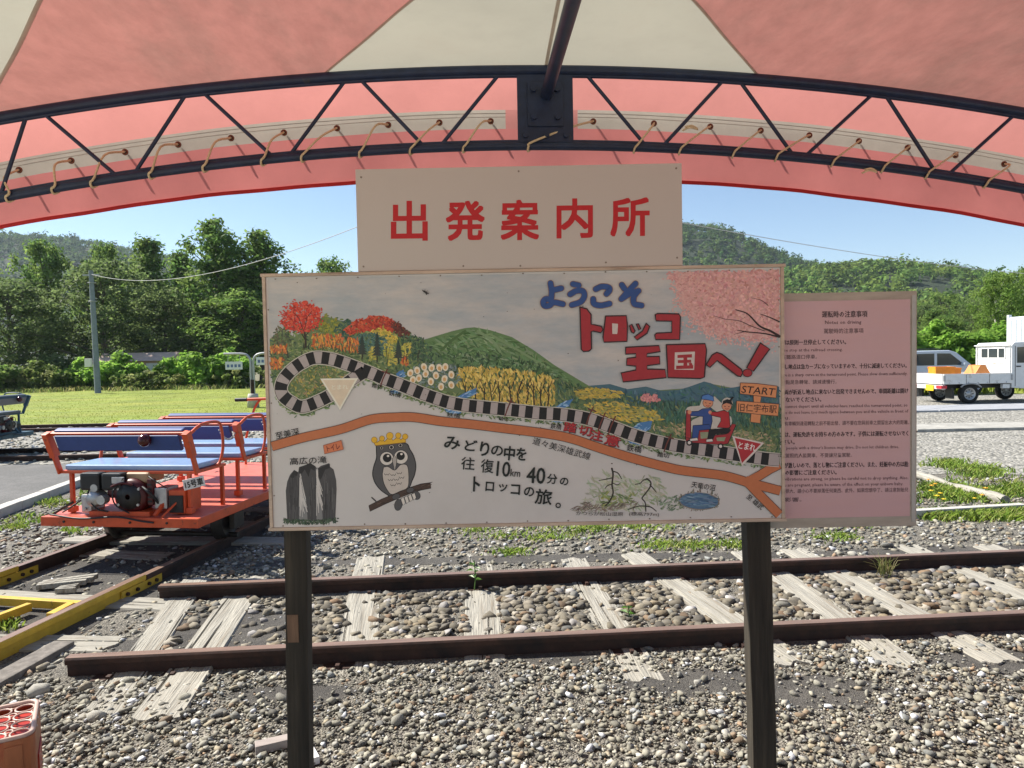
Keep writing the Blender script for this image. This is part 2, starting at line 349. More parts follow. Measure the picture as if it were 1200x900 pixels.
KP = 1.45                                       # photo colour on the shaded board -> paint albedo
def pc(c): return tuple(np.clip(lin(c)*KP, .004, .85))
class Paint(MB):
    """flat paint on the board, coordinates in photo pixels; every stroke lies a hair above the one before"""
    def __init__(s, base=.0004, step=4e-6): super().__init__(); s.z = base; s.step = step
    def nxt(s): s.z += s.step; return s.z
    def poly(s, pts, col):
        z = s.nxt(); s.add([B(x, y, z) for x, y in pts], [tuple(range(len(pts)))], pc(col)); return s
    def ell(s, cx, cy, rx, ry, col, n=20, a=0):
        ca, sa = math.cos(R(a)), math.sin(R(a))
        return s.poly([(cx+rx*math.cos(t)*ca-ry*math.sin(t)*sa, cy+rx*math.cos(t)*sa+ry*math.sin(t)*ca) for t in np.linspace(0, 2*math.pi, n, False)], col)
    def line(s, pts, wd, col, sm=False, taper=None, caps=True):
        if sm: pts = smooth_path(pts, 6)
        P = [np.array(p, float) for p in pts]; n = len(P); Lf = []; Rt = []
        for i in range(n):
            t = P[min(i+1, n-1)]-P[max(i-1, 0)]; t /= np.linalg.norm(t)+1e-9
            h = wd/2*(1 if taper is None else 1+(taper-1)*i/(n-1)); nn = np.array([-t[1], t[0]])*h
            Lf.append(P[i]+nn); Rt.append(P[i]-nn)
        z = s.nxt(); vs = [B(*p, z) for p in Lf]+[B(*p, z) for p in Rt]
        s.add(vs, [(i, i+1, n+i+1, n+i) for i in range(n-1)], pc(col))
        if caps and wd > 1.2:
            s.ell(*P[0], wd/2, wd/2, col, 12); s.ell(*P[-1], wd/2*(taper or 1), wd/2*(taper or 1), col, 12)
        return s
    def outlined(s, pts, col, oc, ow=1.3):
        s.poly(pts, col); s.line(list(pts)+[pts[0]], ow, oc); return s
    def dabs(s, poly, n, pal, ln=(3, 6), wd=(1.0, 2.2), ang=(0, 90), thick=2e-5):
        xs = [p[0] for p in poly]; ys = [p[1] for p in poly]; k = 0; z0 = s.z
        while k < n:
            x, y = random.uniform(min(xs), max(xs)), random.uniform(min(ys), max(ys))
            if not inpoly(x, y, poly): continue
            k += 1; a = R(random.gauss(*ang)); l = random.uniform(*ln)/2; h = random.uniform(*wd)/2
            u = np.array([math.cos(a), math.sin(a)]); v = np.array([-u[1], u[0]]); z = z0+thick*k/n; p = np.array([x, y])
            cl = np.array(random.choice(pal))+np.array([random.uniform(-12, 12)]*3)+np.array([random.uniform(-5, 5) for _ in range(3)])
            q = [p-u*l, p-u*l*.3+v*h, p+u*l*.5+v*h*.8, p+u*l, p+u*l*.4-v*h, p-u*l*.4-v*h*.9]
            s.add([B(*t, z+i*4e-7) for i, t in enumerate(q)], [tuple(range(6))], pc(np.clip(cl, 8, 250)))
        s.z = z0+thick+s.step*.5; return s
    def text(s, txt, cx, cy, wd, ht, col, a=0, bold=0.0, shear=0):
        V, F = text_mesh(txt); V = np.array(V)
        lo, hi = V.min(0), V.max(0); U = (V-(lo+hi)/2)/(hi-lo); ca, sa = math.cos(R(a)), math.sin(R(a))
        rad = bold*ht*.9; wd -= 2*rad; ht -= 2*rad
        for k in range(8 if bold > .009 else 1):
            x = U[:, 0]*wd+rad*math.cos(k*.7854); y = -U[:, 1]*ht+rad*math.sin(k*.7854); x = x+shear*y; z = s.nxt()
            s.add([B(cx+p*ca-r*sa, cy+p*sa+r*ca, z) for p, r in zip(x, y)], F, pc(col))
        return s

# ---- painted sky
ms = Paint(.0002)
ms.poly([(314, 326), (913, 316), (913, 470), (700, 470), (640, 420), (556, 400), (480, 402), (420, 400), (316, 400)], (150, 150, 150))
ms.build('painted_sky', M['skywash'], panel)
# ---- painted landscape
g = Paint(.0004)
G1 = [(86, 104, 60), (70, 92, 58), (104, 118, 66), (58, 80, 62), (120, 128, 84)]
land = [(316, 398), (330, 385), (345, 395), (380, 370), (400, 376), (415, 378), (440, 371), (465, 378), (480, 392), (497, 398), (530, 388), (556, 384), (600, 395), (650, 428), (690, 452), (730, 456), (775, 457), (805, 455), (830, 449), (860, 455), (885, 451), (913, 454),
        (914, 545), (850, 537), (780, 527), (740, 516), (700, 502), (660, 492), (600, 489), (550, 484), (500, 470), (470, 459), (445, 447), (428, 441), (405, 462), (380, 478), (355, 487), (336, 480), (322, 462), (318, 440)]
g.poly(land, (92, 108, 72))
g.poly([(690, 452), (715, 450), (735, 456), (757, 453), (775, 458), (795, 457), (808, 453), (825, 447), (833, 449), (845, 455), (860, 454), (885, 449), (913, 453), (914, 482), (760, 478)], (62, 92, 102))
g.dabs([(700, 456), (735, 458), (775, 460), (808, 456), (830, 451), (860, 457), (913, 456), (914, 484), (740, 480)], 420, [(56, 88, 100), (70, 98, 106), (48, 76, 86), (60, 96, 84)], (4, 9), (1.2, 2.4), (60, 40))
g.poly([(485, 402), (497, 398), (510, 394), (530, 388), (545, 384.5), (556, 383.5), (575, 387), (600, 395), (625, 410), (650, 428), (668, 440), (690, 453), (640, 452), (560, 436), (500, 424)], (86, 112, 72))
g.dabs([(500, 402), (530, 391), (556, 386), (600, 398), (650, 431), (672, 446), (600, 436), (520, 420)], 520, [(84, 112, 70), (98, 124, 84), (70, 98, 58), (110, 130, 96), (62, 88, 52)], (7, 15), (1.4, 2.8), (24, 28))
g.line([(545, 388), (528, 400), (518, 410)], 3, (66, 92, 52), True); g.line([(560, 388), (578, 400), (586, 412)], 3, (106, 128, 92), True); g.line([(575, 392), (610, 412), (640, 430)], 2.5, (104, 126, 88), True)
g.dabs([(500, 412), (560, 414), (620, 420), (670, 446), (690, 460), (500, 436)], 520, [(54, 78, 48), (66, 90, 58), (44, 66, 46), (78, 98, 70)], (3, 7), (1.2, 2.4), (80, 40))
# left woods
g.dabs([(316, 400), (330, 384), (345, 380), (400, 372), (415, 378), (470, 380), (500, 402), (500, 450), (470, 456), (430, 436), (380, 418), (340, 424), (318, 450)], 1300, G1, (3, 7), (1.2, 2.6))
g.dabs([(318, 390), (334, 376), (340, 398), (340, 425), (318, 430)], 160, [(72, 80, 58), (90, 84, 62), (58, 72, 56)], (3, 6))
g.dabs([(372, 378), (382, 368), (396, 374), (398, 392), (376, 394)], 150, [(138, 134, 52), (110, 116, 48), (90, 104, 50)], (3, 6))
g.dabs([(392, 385), (405, 374), (416, 378), (410, 396), (392, 398)], 110, [(46, 72, 62), (58, 84, 70)], (3, 6))
g.dabs([(404, 386), (416, 376), (434, 371), (450, 371), (462, 376), (468, 386), (458, 388), (430, 388), (408, 392)], 420, [(150, 52, 38), (168, 64, 44), (132, 44, 36), (176, 76, 50)], (3, 7), (1.4, 2.6))
g.dabs([(456, 376), (468, 378), (480, 390), (478, 396), (462, 392)], 110, [(84, 40, 36), (96, 50, 40), (70, 44, 38)], (3, 6))
g.dabs([(434, 388), (448, 383), (466, 395), (464, 404), (444, 400)], 130, [(168, 150, 60), (184, 162, 72), (140, 134, 58)], (3, 6))
g.dabs([(410, 394), (436, 390), (460, 402), (458, 416), (420, 410)], 220, [(66, 98, 86), (80, 108, 98), (54, 84, 76)], (3, 7))
g.dabs([(468, 394), (490, 392), (506, 406), (506, 424), (474, 420)], 220, [(54, 78, 56), (44, 66, 54), (70, 90, 66)], (3, 6))
for (x0, y0, x1, y1, n) in ((366, 392, 400, 408, 170), (400, 396, 420, 412, 70), (317, 405, 336, 414, 60), (317, 420, 332, 432, 60), (470, 418, 478, 428, 26)):
    g.dabs([(x0, y0), (x1, y0), (x1, y1), (x0, y1)], n, [(186, 108, 54), (172, 84, 48), (190, 138, 66), (150, 92, 56)], (3, 7), (1.2, 2.2), (85, 20))
for x, y in ((438, 414), (455, 410), (460, 420), (476, 410)): g.dabs([(x-5, y-8), (x+5, y-8), (x+5, y+8), (x-5, y+8)], 36, [(170, 156, 72), (150, 146, 66)], (3, 6))
for x, y, h in ((424.5, 418, 24), (442, 420, 30), (467, 422, 22)):
    for k in range(7): g.poly([(x, y-h+k*h/8-2), (x+1.8+k*.75, y-h+k*h/8+h/7), (x-1.8-k*.75, y-h+k*h/8+h/7)], (38+k*2, 56, 50))
    g.line([(x, y-2), (x, y+4)], 1.4, (40, 40, 34))
for k in range(34):
    x = random.uniform(319, 500); y = random.uniform(400, 412)+(6 if x > 440 else 0); g.line([(x, y), (x+random.uniform(-1.5, 1.5), y+random.uniform(7, 15))], .8, (48, 46, 38), caps=False)
# red maple
g.line([(358.5, 407), (358, 396), (356, 384)], 2.2, (50, 42, 34)); g.line([(358, 394), (364, 386)], 1.2, (50, 42, 34)); g.line([(357.5, 398), (352, 388)], 1.2, (50, 42, 34))
mp = [(330, 378), (332, 368), (340, 360), (347, 354), (357, 353), (367, 357), (375, 362), (376, 372), (372, 382), (362, 389), (350, 388), (338, 386)]
g.dabs(mp, 520, [(170, 54, 42), (190, 66, 50), (148, 44, 36), (184, 84, 60)], (3, 6), (1.3, 2.4))
for k in range(90):
    a = random.uniform(0, 6.28); r = random.uniform(.85, 1.12); x, y = 353+24*r*math.cos(a), 371+19*r*math.sin(a)
    g.ell(x, y, 1.1, .8, (176, 58, 46), 6)
g.line([(356, 388), (350, 372), (344, 366)], .8, (92, 34, 30)); g.line([(357, 386), (360, 372), (366, 364)], .8, (92, 34, 30))
# meadow inside the loop, along the track
g.dabs([(343, 440), (356, 428), (375, 425), (410, 432), (424, 440), (400, 458), (375, 464), (352, 470), (340, 458)], 420, [(110, 120, 74), (92, 106, 62), (134, 130, 88), (150, 128, 96), (80, 98, 62), (156, 140, 70)], (3, 7), (1, 2.2))
TR = smooth_path([(428, 435), (411, 446), (394, 459), (376, 469), (355, 476.5), (342, 471.5), (332.5, 464), (329.5, 455), (333, 444.5), (342, 434), (354.5, 425), (369, 419.3), (386.5, 420.5), (402.5, 425), (424, 433), (438, 438.5), (451, 444), (466, 449.5), (481, 455.5), (496, 461.5), (510, 466.5), (524, 471), (539, 474), (554.5, 476), (585, 479), (607, 481.3), (632, 484), (656, 485.5), (678, 488.5), (692, 491.6), (708, 497), (724, 503), (740, 509), (760, 515), (781, 520), (804, 524), (825, 527), (851, 531), (878, 535), (899, 537.8), (913, 539)], 10)
for i in range(0, len(TR), 2):
    x, y = TR[i]; k = 1 if i > 150 else 2
    for sgn in (-1, 1):
        g.dabs([(x-6, y+sgn*9-4), (x+6, y+sgn*9-4), (x+6, y+sgn*9+3), (x-6, y+sgn*9+3)], 5, [(84, 104, 62), (104, 120, 76), (70, 90, 56), (128, 138, 92)], (3, 7), (.9, 1.9), (20, 40), 1.5e-6)
# right meadows
g.dabs([(640, 440), (690, 456), (770, 470), (915, 478), (914, 535), (860, 528), (780, 516), (730, 500), (690, 486), (640, 478)], 1500, [(74, 96, 66), (90, 108, 72), (62, 86, 70), (106, 118, 78), (56, 82, 64)], (4, 9), (1.2, 2.4), (75, 35))
g.dabs([(760, 470), (914, 476), (914, 500), (780, 494)], 620, [(52, 84, 72), (64, 96, 80), (46, 74, 60)], (5, 10), (1.2, 2.2), (88, 16))
g.dabs([(672, 458), (700, 454), (730, 460), (724, 466), (680, 468)], 170, [(178, 152, 66), (160, 142, 66), (140, 130, 70)], (4, 8), (1.2, 2.2), (10, 25))
g.dabs([(684, 474), (720, 470), (768, 482), (776, 492), (740, 496), (706, 490)], 330, [(182, 156, 66), (166, 146, 70), (130, 128, 74), (148, 140, 70)], (4, 8), (1.2, 2.2), (15, 25))
g.dabs([(754, 500), (790, 496), (900, 508), (912, 528), (820, 516)], 420, [(124, 124, 88), (146, 128, 98), (104, 116, 80), (160, 140, 110), (92, 108, 70)], (4, 8), (1.1, 2.1), (20, 35))
g.dabs([(749, 468), (756, 461), (770, 463), (774, 469), (760, 472)], 90, [(176, 112, 112), (190, 130, 126)], (3, 5))
# yellow birches
g.dabs([(536, 432), (560, 430), (600, 433), (640, 440), (650, 446), (650, 474), (610, 476), (560, 470), (536, 452)], 900, [(176, 150, 70), (190, 164, 82), (158, 138, 66), (196, 172, 96), (140, 126, 64)], (4, 8), (1.2, 2.4), (80, 25))
for x in (546, 557, 568, 577, 585, 599, 608, 617, 626, 634, 642):
    y = 473+random.uniform(-3, 2)+(x-560)*.03
    g.line([(x, y), (x+random.uniform(-2, 2), y-12), (x+random.uniform(-4, 4), y-26)], 1.7, (44, 38, 30), True, .5)
    g.line([(x, y-12), (x+random.choice((-1, 1))*6, y-22)], .9, (44, 38, 30), caps=False); g.line([(x, y-16), (x+random.choice((-1, 1))*5, y-29)], .8, (44, 38, 30), caps=False)
# white blossoms
g.dabs([(480, 432), (500, 424), (534, 428), (540, 446), (520, 458), (490, 450)], 230, [(98, 116, 112), (120, 132, 126), (86, 104, 92)], (3, 6))
for x, y in ((481, 437), (489, 434), (497, 430), (499, 438), (491, 443), (505, 447), (511, 440), (515, 431), (522, 430), (521, 444), (529, 439), (517, 453), (529, 451), (506, 431), (484, 445)):
    g.ell(x, y, 3.6, 4.6, (206, 190, 166), 12, random.uniform(-30, 30)); g.ell(x, y+.6, 1.9, 2.5, (186, 146, 96), 8)
# brooks
for pts in ([(464, 438), (473, 433), (475, 441), (467, 443)], [(530, 468), (545, 460), (559, 454), (557, 462), (546, 467)], [(521, 479), (542, 481), (540, 484.5), (524, 483)], [(649, 478), (660, 471), (672, 467), (666, 476), (656, 480)], [(646, 491), (661, 491.5), (659, 495), (648, 494)],
            [(740, 502), (750, 495), (764, 493), (762, 503), (752, 507)], [(735, 515.5), (752, 517.5), (750, 521.5), (738, 519)], [(457, 458), (466, 457), (468, 461), (459, 461)]):
    g.poly(pts, (66, 108, 150)); g.dabs(pts, 14, [(110, 146, 178), (56, 96, 140), (140, 164, 184)], (4, 7), (.8, 1.6), (-25, 12), 1e-5)
g.build('painted_landscape', M['paint'], panel); LZ = g.z+.00004; print('paint depth', LZ)
# ---- painted cherry tree
ch = Paint(.0004, 1.2e-6)
cp = [(788, 322), (812, 318), (913, 316), (913, 396), (890, 398), (868, 396), (846, 396), (828, 386), (812, 372), (800, 352), (796, 336)]
ch.poly([(x+(3 if x < 900 else 0), y+(2 if y < 330 else -3)) for x, y in cp], (182, 140, 134))
ch.dabs(cp, 1700, [(184, 140, 134), (178, 130, 126), (192, 150, 143), (186, 144, 138), (172, 122, 118)], (3, 7), (1.6, 3.2), thick=.0001)
for k in range(900):
    i = random.randrange(len(cp)); a_, b_ = np.array(cp[i]), np.array(cp[(i+1) % len(cp)]); u = a_+(b_-a_)*random.random()+np.array([random.gauss(0, 4.5), random.gauss(0, 4.5)])
    if 318 < u[1] and u[0] < 911: ch.ell(u[0], u[1], random.uniform(.7, 2.0), random.uniform(.7, 1.5), random.choice([(184, 140, 134), (178, 130, 126), (192, 152, 145), (190, 156, 148)]), 6)
for k in range(240):
    x, y = random.gauss(806, 10), random.gauss(352, 22)
    if y < 320 or y > 392 or x < 783 or x > 905: continue
    ch.ell(x, y, random.uniform(.7, 1.6), random.uniform(.7, 1.3), (188, 146, 138), 6)
for pts, wd in (([(913, 394), (903, 388), (890, 382), (876, 368), (862, 363)], 3), ([(913, 377), (902, 372), (891, 368)], 1.8), ([(913, 395), (896, 391), (876, 389), (864, 387)], 2), ([(896, 388), (880, 382), (866, 376), (850, 374), (836, 370)], 1.0), ([(900, 358), (892, 352), (880, 349)], .9), ([(874, 388), (860, 392)], .9)):
    ch.line(pts, wd, (44, 32, 30), True, .35)
ch.build('painted_cherry_tree', M['paint'], panel)
# ---- painted road
rd = Paint(LZ)
road = smooth_path([(319, 523), (354.5, 513), (399, 503), (434.5, 491.5), (463, 489), (486, 489), (517, 493.6), (554.5, 497.4), (592, 502), (640, 508), (670, 514), (700, 524), (740, 536.5), (780, 547), (802, 551.5), (844, 556.6), (866, 562), (878, 566)], 6)
BR, BRO = (166, 98, 62), (86, 58, 44)
for pts in (road, [(876, 565), (890, 557), (901, 550), (913, 544)], [(876, 565), (895, 570), (914, 575)], [(874, 563), (890, 580), (902, 592), (913, 603)]):
    rd.line(pts, 11.4, BRO, caps=False)
for pts in (road, [(874, 565), (890, 557), (901, 550), (913, 544)], [(874, 565), (895, 570), (914, 575)], [(872, 561), (890, 580), (902, 592), (913, 603)]):
    rd.line(pts, 9.8, BR, caps=False)
rd.build('painted_road', M['paint'], panel)
# ---- painted track, black and grey blocks between pale lines
tk = Paint(LZ+.00015)
tk.line(TR, 16.5, (176, 170, 158), caps=False); tk.line(TR, 14.6, (60, 56, 52), caps=False); tk.line(TR, 13.4, (150, 140, 136), caps=False)
acc = np.concatenate([[0], np.cumsum([np.linalg.norm(TR[i+1]-TR[i]) for i in range(len(TR)-1)])])
def along(s):
    i = min(int(np.searchsorted(acc, s)), len(TR)-1); i = max(i, 1); t = (s-acc[i-1])/(acc[i]-acc[i-1]+1e-9); return TR[i-1]+(TR[i]-TR[i-1])*t
s_ = 2.0
while s_ < acc[-1]-10:
    tk.line([along(s_), along(s_+4.4), along(s_+8.8)], 13.6, (24, 22, 22), caps=False); s_ += 16.6+random.uniform(-.5, .5)
for x, y in ((449, 443), (595, 477), (690, 487), (704, 494), (716, 498), (781, 519)):
    tk.line([(x+5, y-10), (x, y+1), (x-3, y+10)], 1.6, (92, 48, 40)); tk.line([(x-1, y-8), (x+8, y-5)], 1.4, (92, 48, 40))
tk.build('painted_track', M['paint'], panel)
# ---- painted owl
ow = Paint(.0005)
def z4(*p): return [(430+x/5.217, 490+y/5.217) for x, y in p]
GR, DK = (74, 72, 72), (26, 24, 24)
body = smooth_path(z4((57, 165), (58, 205), (58, 245), (42, 295), (35, 345), (50, 395), (80, 435), (115, 462), (150, 478), (200, 460), (255, 428), (275, 385), (293, 340), (299, 285), (285, 230), (262, 190), (240, 155), (150, 150)), 4)
ow.outlined([tuple(p) for p in body], GR, DK, 1.1)
ow.outlined([tuple(p) for p in smooth_path(z4((102, 300), (95, 345), (103, 395), (125, 440), (152, 466), (200, 448), (248, 425), (256, 370), (252, 310), (240, 285), (205, 285), (170, 318), (130, 297), (102, 300)), 4)], (172, 162, 152), DK, .7)
for (cx, cy, rr, px, py, pr_) in ((121, 247, 40, 124, 243, 27), (208, 238, 41, 206, 231, 26)):
    (a, b), (c, d) = z4((cx, cy), (px, py))
    ow.ell(a, b, rr/5.217+.5, rr/5.217+.7, DK); ow.ell(a, b, rr/5.217, rr/5.217, (186, 178, 168)); ow.ell(c, d, pr_/5.217, pr_/5.217, DK); ow.ell(c+1, d-2.2, 1.5, 1.3, (200, 190, 180), 10)
ow.outlined(z4((154, 250), (168, 226), (184, 248), (180, 285), (170, 322), (161, 285)), (150, 142, 134), DK, .7)
for cx, cy in ((122, 342), (160, 345), (198, 335), (145, 376), (180, 374), (212, 362), (160, 408), (196, 398)):
    ow.line(z4((cx-16, cy-4), (cx-8, cy+6), (cx, cy), (cx+9, cy+6), (cx+16, cy-6)), .55, DK, True, caps=False)
for cx, cy, r_ in ((90, 182, 13), (150, 178, 19), (205, 166, 16)):
    (a, b), = z4((cx, cy)); ow.ell(a, b, r_/5.2, r_/6.2, DK); ow.ell(a, b, r_/7, r_/8, (176, 166, 156)); ow.ell(a, b, r_/10, r_/10, DK)
cr = [(196, 152, 40), (120, 86, 30)]
ow.outlined(z4((52, 168), (38, 138), (62, 148), (90, 128), (108, 143), (138, 112), (160, 136), (190, 112), (206, 132), (236, 112), (238, 148), (150, 158)), cr[0], cr[1], .8)
for cx, cy, r_ in ((45, 133, 17), (92, 124, 15), (140, 108, 20), (192, 106, 16), (234, 113, 16)):
    (a, b), = z4((cx, cy)); ow.ell(a, b, r_/5.2+.5, r_/5.2+.5, cr[1], 14); ow.ell(a, b, r_/5.2, r_/5.2, cr[0], 14)
ow.outlined(z4((12, 535), (90, 495), (170, 462), (260, 425), (330, 402), (388, 394), (391, 428), (330, 440), (260, 462), (180, 495), (100, 530), (18, 570)), (66, 50, 42), (36, 28, 26), .8)
for k in range(26):
    t = random.random(); x = 25+t*350; y = 545-t*140+random.uniform(-10, 10); ow.line(z4((x, y), (x+26, y-10)), .7, random.choice(((92, 74, 62), (44, 34, 30))), caps=False)
ow.line(z4((30, 485), (55, 508)), 1.5, (40, 34, 32))
for cx, cy, rx, ry, a in ((178, 480, 24, 16, -20), (265, 440, 22, 14, -20), (192, 530, 22, 34, 12), (302, 472, 22, 26, -35)):
    (a_, b_), = z4((cx, cy)); ow.ell(a_, b_, rx/5.2+.5, ry/5.2+.5, DK, 18, a); ow.ell(a_, b_, rx/5.2, ry/5.2, GR, 18, a)
for k in range(4):
    x = 206+k*22; ow.outlined(z4((x, 492-k*9), (x+20, 484-k*9), (x+30, 520-k*11), (x+14, 534-k*11)), (190, 182, 172), DK, .6)
ow.build('painted_owl', M['paint'], panel)
# ---- painted waterfall
wf = Paint(.0005)
def z2(*p): return [(310+x/5.62, 470+y/5.62) for x, y in p]
wf.poly(z2((140, 590), (150, 530), (168, 485), (195, 453), (222, 468), (228, 434), (262, 424), (300, 406), (334, 428), (348, 445), (372, 426), (428, 408), (420, 424), (455, 450), (472, 520), (475, 580), (466, 792), (150, 792)), (66, 64, 64))
wf.poly(z2((168, 500), (195, 455), (222, 470), (215, 490), (185, 510)), (40, 38, 38)); wf.poly(z2((224, 470), (230, 436), (300, 408), (334, 430), (330, 460), (305, 445), (290, 500), (265, 450), (245, 480)), (40, 38, 38)); wf.poly(z2((348, 447), (430, 412), (432, 440), (400, 452), (370, 520), (352, 490)), (40, 38, 38))
for k in range(80):
    x = random.choice((random.uniform(150, 228), random.uniform(285, 335), random.uniform(390, 462))); y = random.uniform(480, 700); l = random.uniform(50, 120)
    wf.line(z2((x, y), (x+random.uniform(-6, 6), min(y+l, 786))), random.uniform(.4, .9), random.choice(((44, 42, 42), (86, 84, 82), (56, 54, 54))), caps=False)
for x0, xa, xb, yt in ((235, 228, 284, 480), (345, 343, 384, 440)):
    wf.poly(z2((x0-4, yt), (x0+5, yt-4), (x0+10, yt+80), (xb-10, 640), (xb, 780), (xa, 780), (x0-3, yt+120)), (112, 110, 108))
    for k in range(26):
        t = random.random(); wf.line(z2((x0+random.uniform(-3, 8), yt+t*140), (xa+(xb-xa)*random.random(), yt+t*140+random.uniform(80, 190))), random.uniform(.4, .8), (176, 170, 164), caps=False)
wf.dabs(z2((125, 775), (300, 785), (485, 772), (480, 802), (300, 812), (130, 806)), 220, [(52, 68, 52), (44, 58, 44), (70, 84, 64)], (2, 5), (.9, 1.8), (70, 40))
wf.build('painted_waterfall', M['paint'], panel)
# ---- painted riders on a trolley
pp = Paint(LZ+.0006)
def z7(*p): return [(760+x/4.74, 430+y/4.74) for x, y in p]
RED, BL, SK, BK, WH = (138, 40, 44), (44, 66, 118), (180, 122, 92), (24, 22, 24), (186, 178, 170)
halo = (168, 162, 152)
pp.line(z7((232, 250), (300, 240), (320, 190), (350, 190), (420, 250), (435, 200)), 13, halo)
pp.line(z7((265, 330), (330, 300), (420, 300)), 18, halo)
pp.outlined(z7((208, 240), (232, 242), (234, 395), (215, 408), (203, 400)), RED, BK, .8)
pp.outlined(z7((203, 392), (270, 402), (270, 372), (275, 345), (335, 345), (338, 380), (355, 405), (365, 378), (430, 372), (462, 315), (484, 320), (440, 424), (405, 432), (210, 418)), RED, BK, .8)
pp.poly(z7((285, 362), (330, 360), (330, 395), (288, 398)), (122, 128, 102)); pp.poly(z7((375, 392), (428, 388), (418, 412), (378, 410)), (122, 128, 102))
for cx in (225, 398):
    (a, b), = z7((cx, 420 if cx < 300 else 440)); pp.ell(a, b, 3.6, 3.6, BK, 14); pp.ell(a, b, 1.9, 1.9, WH, 12)
pp.outlined(z7((298, 232), (345, 228), (352, 300), (342, 345), (298, 345), (300, 275), (232, 270), (228, 248), (275, 245)), BL, (24, 30, 54), .8)
pp.outlined(z7((245, 325), (335, 318), (342, 345), (280, 352), (272, 398), (240, 395), (243, 352)), BL, (24, 30, 54), .8)
pp.outlined(z7((228, 398), (268, 392), (274, 408), (230, 412)), WH, BK, .6)
(a, b), = z7((226, 250)); pp.ell(a, b, 2.2, 2.6, SK)
(a, b), = z7((328, 200)); pp.ell(a, b, 6.3, 5.6, BK); pp.ell(a, b, 5.8, 5.1, SK)
pp.outlined(z7((292, 178), (298, 158), (330, 150), (358, 165), (362, 190), (335, 184)), (66, 106, 160), (30, 44, 80), .8)
pp.line(z7((312, 198), (320, 200)), .7, BK); pp.line(z7((335, 202), (344, 202)), .7, BK); pp.line(z7((318, 212), (328, 218), (336, 213)), .8, (150, 50, 50), True)
pp.outlined(z7((380, 250), (415, 240), (445, 252), (452, 330), (440, 340), (378, 335), (400, 300), (398, 280), (345, 268), (340, 248)), (150, 36, 40), BK, .8)
pp.outlined(z7((335, 348), (440, 338), (455, 350), (440, 368), (370, 372), (355, 402), (325, 400)), BK, BK, .6)
pp.outlined(z7((318, 402), (352, 398), (356, 414), (320, 416)), WH, BK, .6)
(a, b), = z7((340, 252)); pp.ell(a, b, 1.9, 2.2, SK)
(a, b), = z7((432, 218)); pp.ell(a, b, 6, 5.2, BK); pp.ell(a, b+.4, 5.4, 4.6, SK)
pp.poly(z7((408, 210), (412, 188), (435, 178), (458, 186), (466, 212), (450, 205), (430, 200)), BK); pp.poly(z7((445, 186), (462, 165), (474, 168), (462, 180), (460, 190)), BK)
pp.line(z7((418, 218), (426, 219)), .7, BK); pp.line(z7((440, 220), (448, 220)), .7, BK); pp.line(z7((424, 230), (434, 234), (442, 229)), .7, (150, 50, 50), True)
pp.build('painted_riders', M['paint'], panel)
# ---- painted direction signs, stop triangles, toilet tag
sg = Paint(LZ+.0006)
OR = (186, 122, 80)
sg.outlined(z7((580, 155), (625, 160), (618, 200), (582, 198)), OR, BRO, .7); sg.outlined(z7((568, 255), (622, 262), (617, 312), (564, 305)), OR, BRO, .7)
sg.outlined(z7((508, 88), (600, 92), (712, 106), (705, 172), (600, 160), (506, 148)), OR, BRO, .8)
sg.outlined(z7((487, 188), (600, 196), (722, 206), (716, 272), (600, 262), (486, 248)), OR, BRO, .8)
(a, b), = z7((608, 131)); sg.text('START', a, b, 39, 8.4, BK, 5, .012, -.15)
(a, b), = z7((603, 229)); sg.text('旧仁宇布駅', a, b, 45, 9.4, (52, 34, 28), 3, .01)
sg.build('painted_signpost', M['paint'], panel); sg = Paint(LZ+.0009)
sg.poly([(857.5, 510.5), (895, 518.8), (869, 546)], (186, 174, 166)); sg.poly([(860.5, 512.8), (891.3, 519.8), (869, 542.6)], (150, 40, 46))
sg.text('とまれ', 875, 523, 20, 8.2, (206, 196, 188), 10, .02)
sg.build('painted_stop_sign', M['paint'], panel); sg = Paint(LZ+.0009)
sg.poly([(375.5, 443.6), (420, 443), (398.8, 480.5)], (206, 196, 178)); sg.poly([(379, 445.4), (416.5, 445), (398.8, 476.8)], (192, 176, 152)); sg.text('とまれ', 398.5, 453.5, 19, 5.5, (208, 196, 178), -1, .015)
sg.build('painted_triangle', M['paint'], panel); sg = Paint(LZ+.0009)
sg.outlined([(379.3, 521.8), (400.3, 515.8), (402.8, 526.5), (380.6, 531.7)], (180, 104, 70), (120, 66, 48), .7); sg.text('トイレ', 391, 524, 15.5, 7, (96, 30, 28), -13, .02)
sg.build('painted_tag', M['paint'], panel)
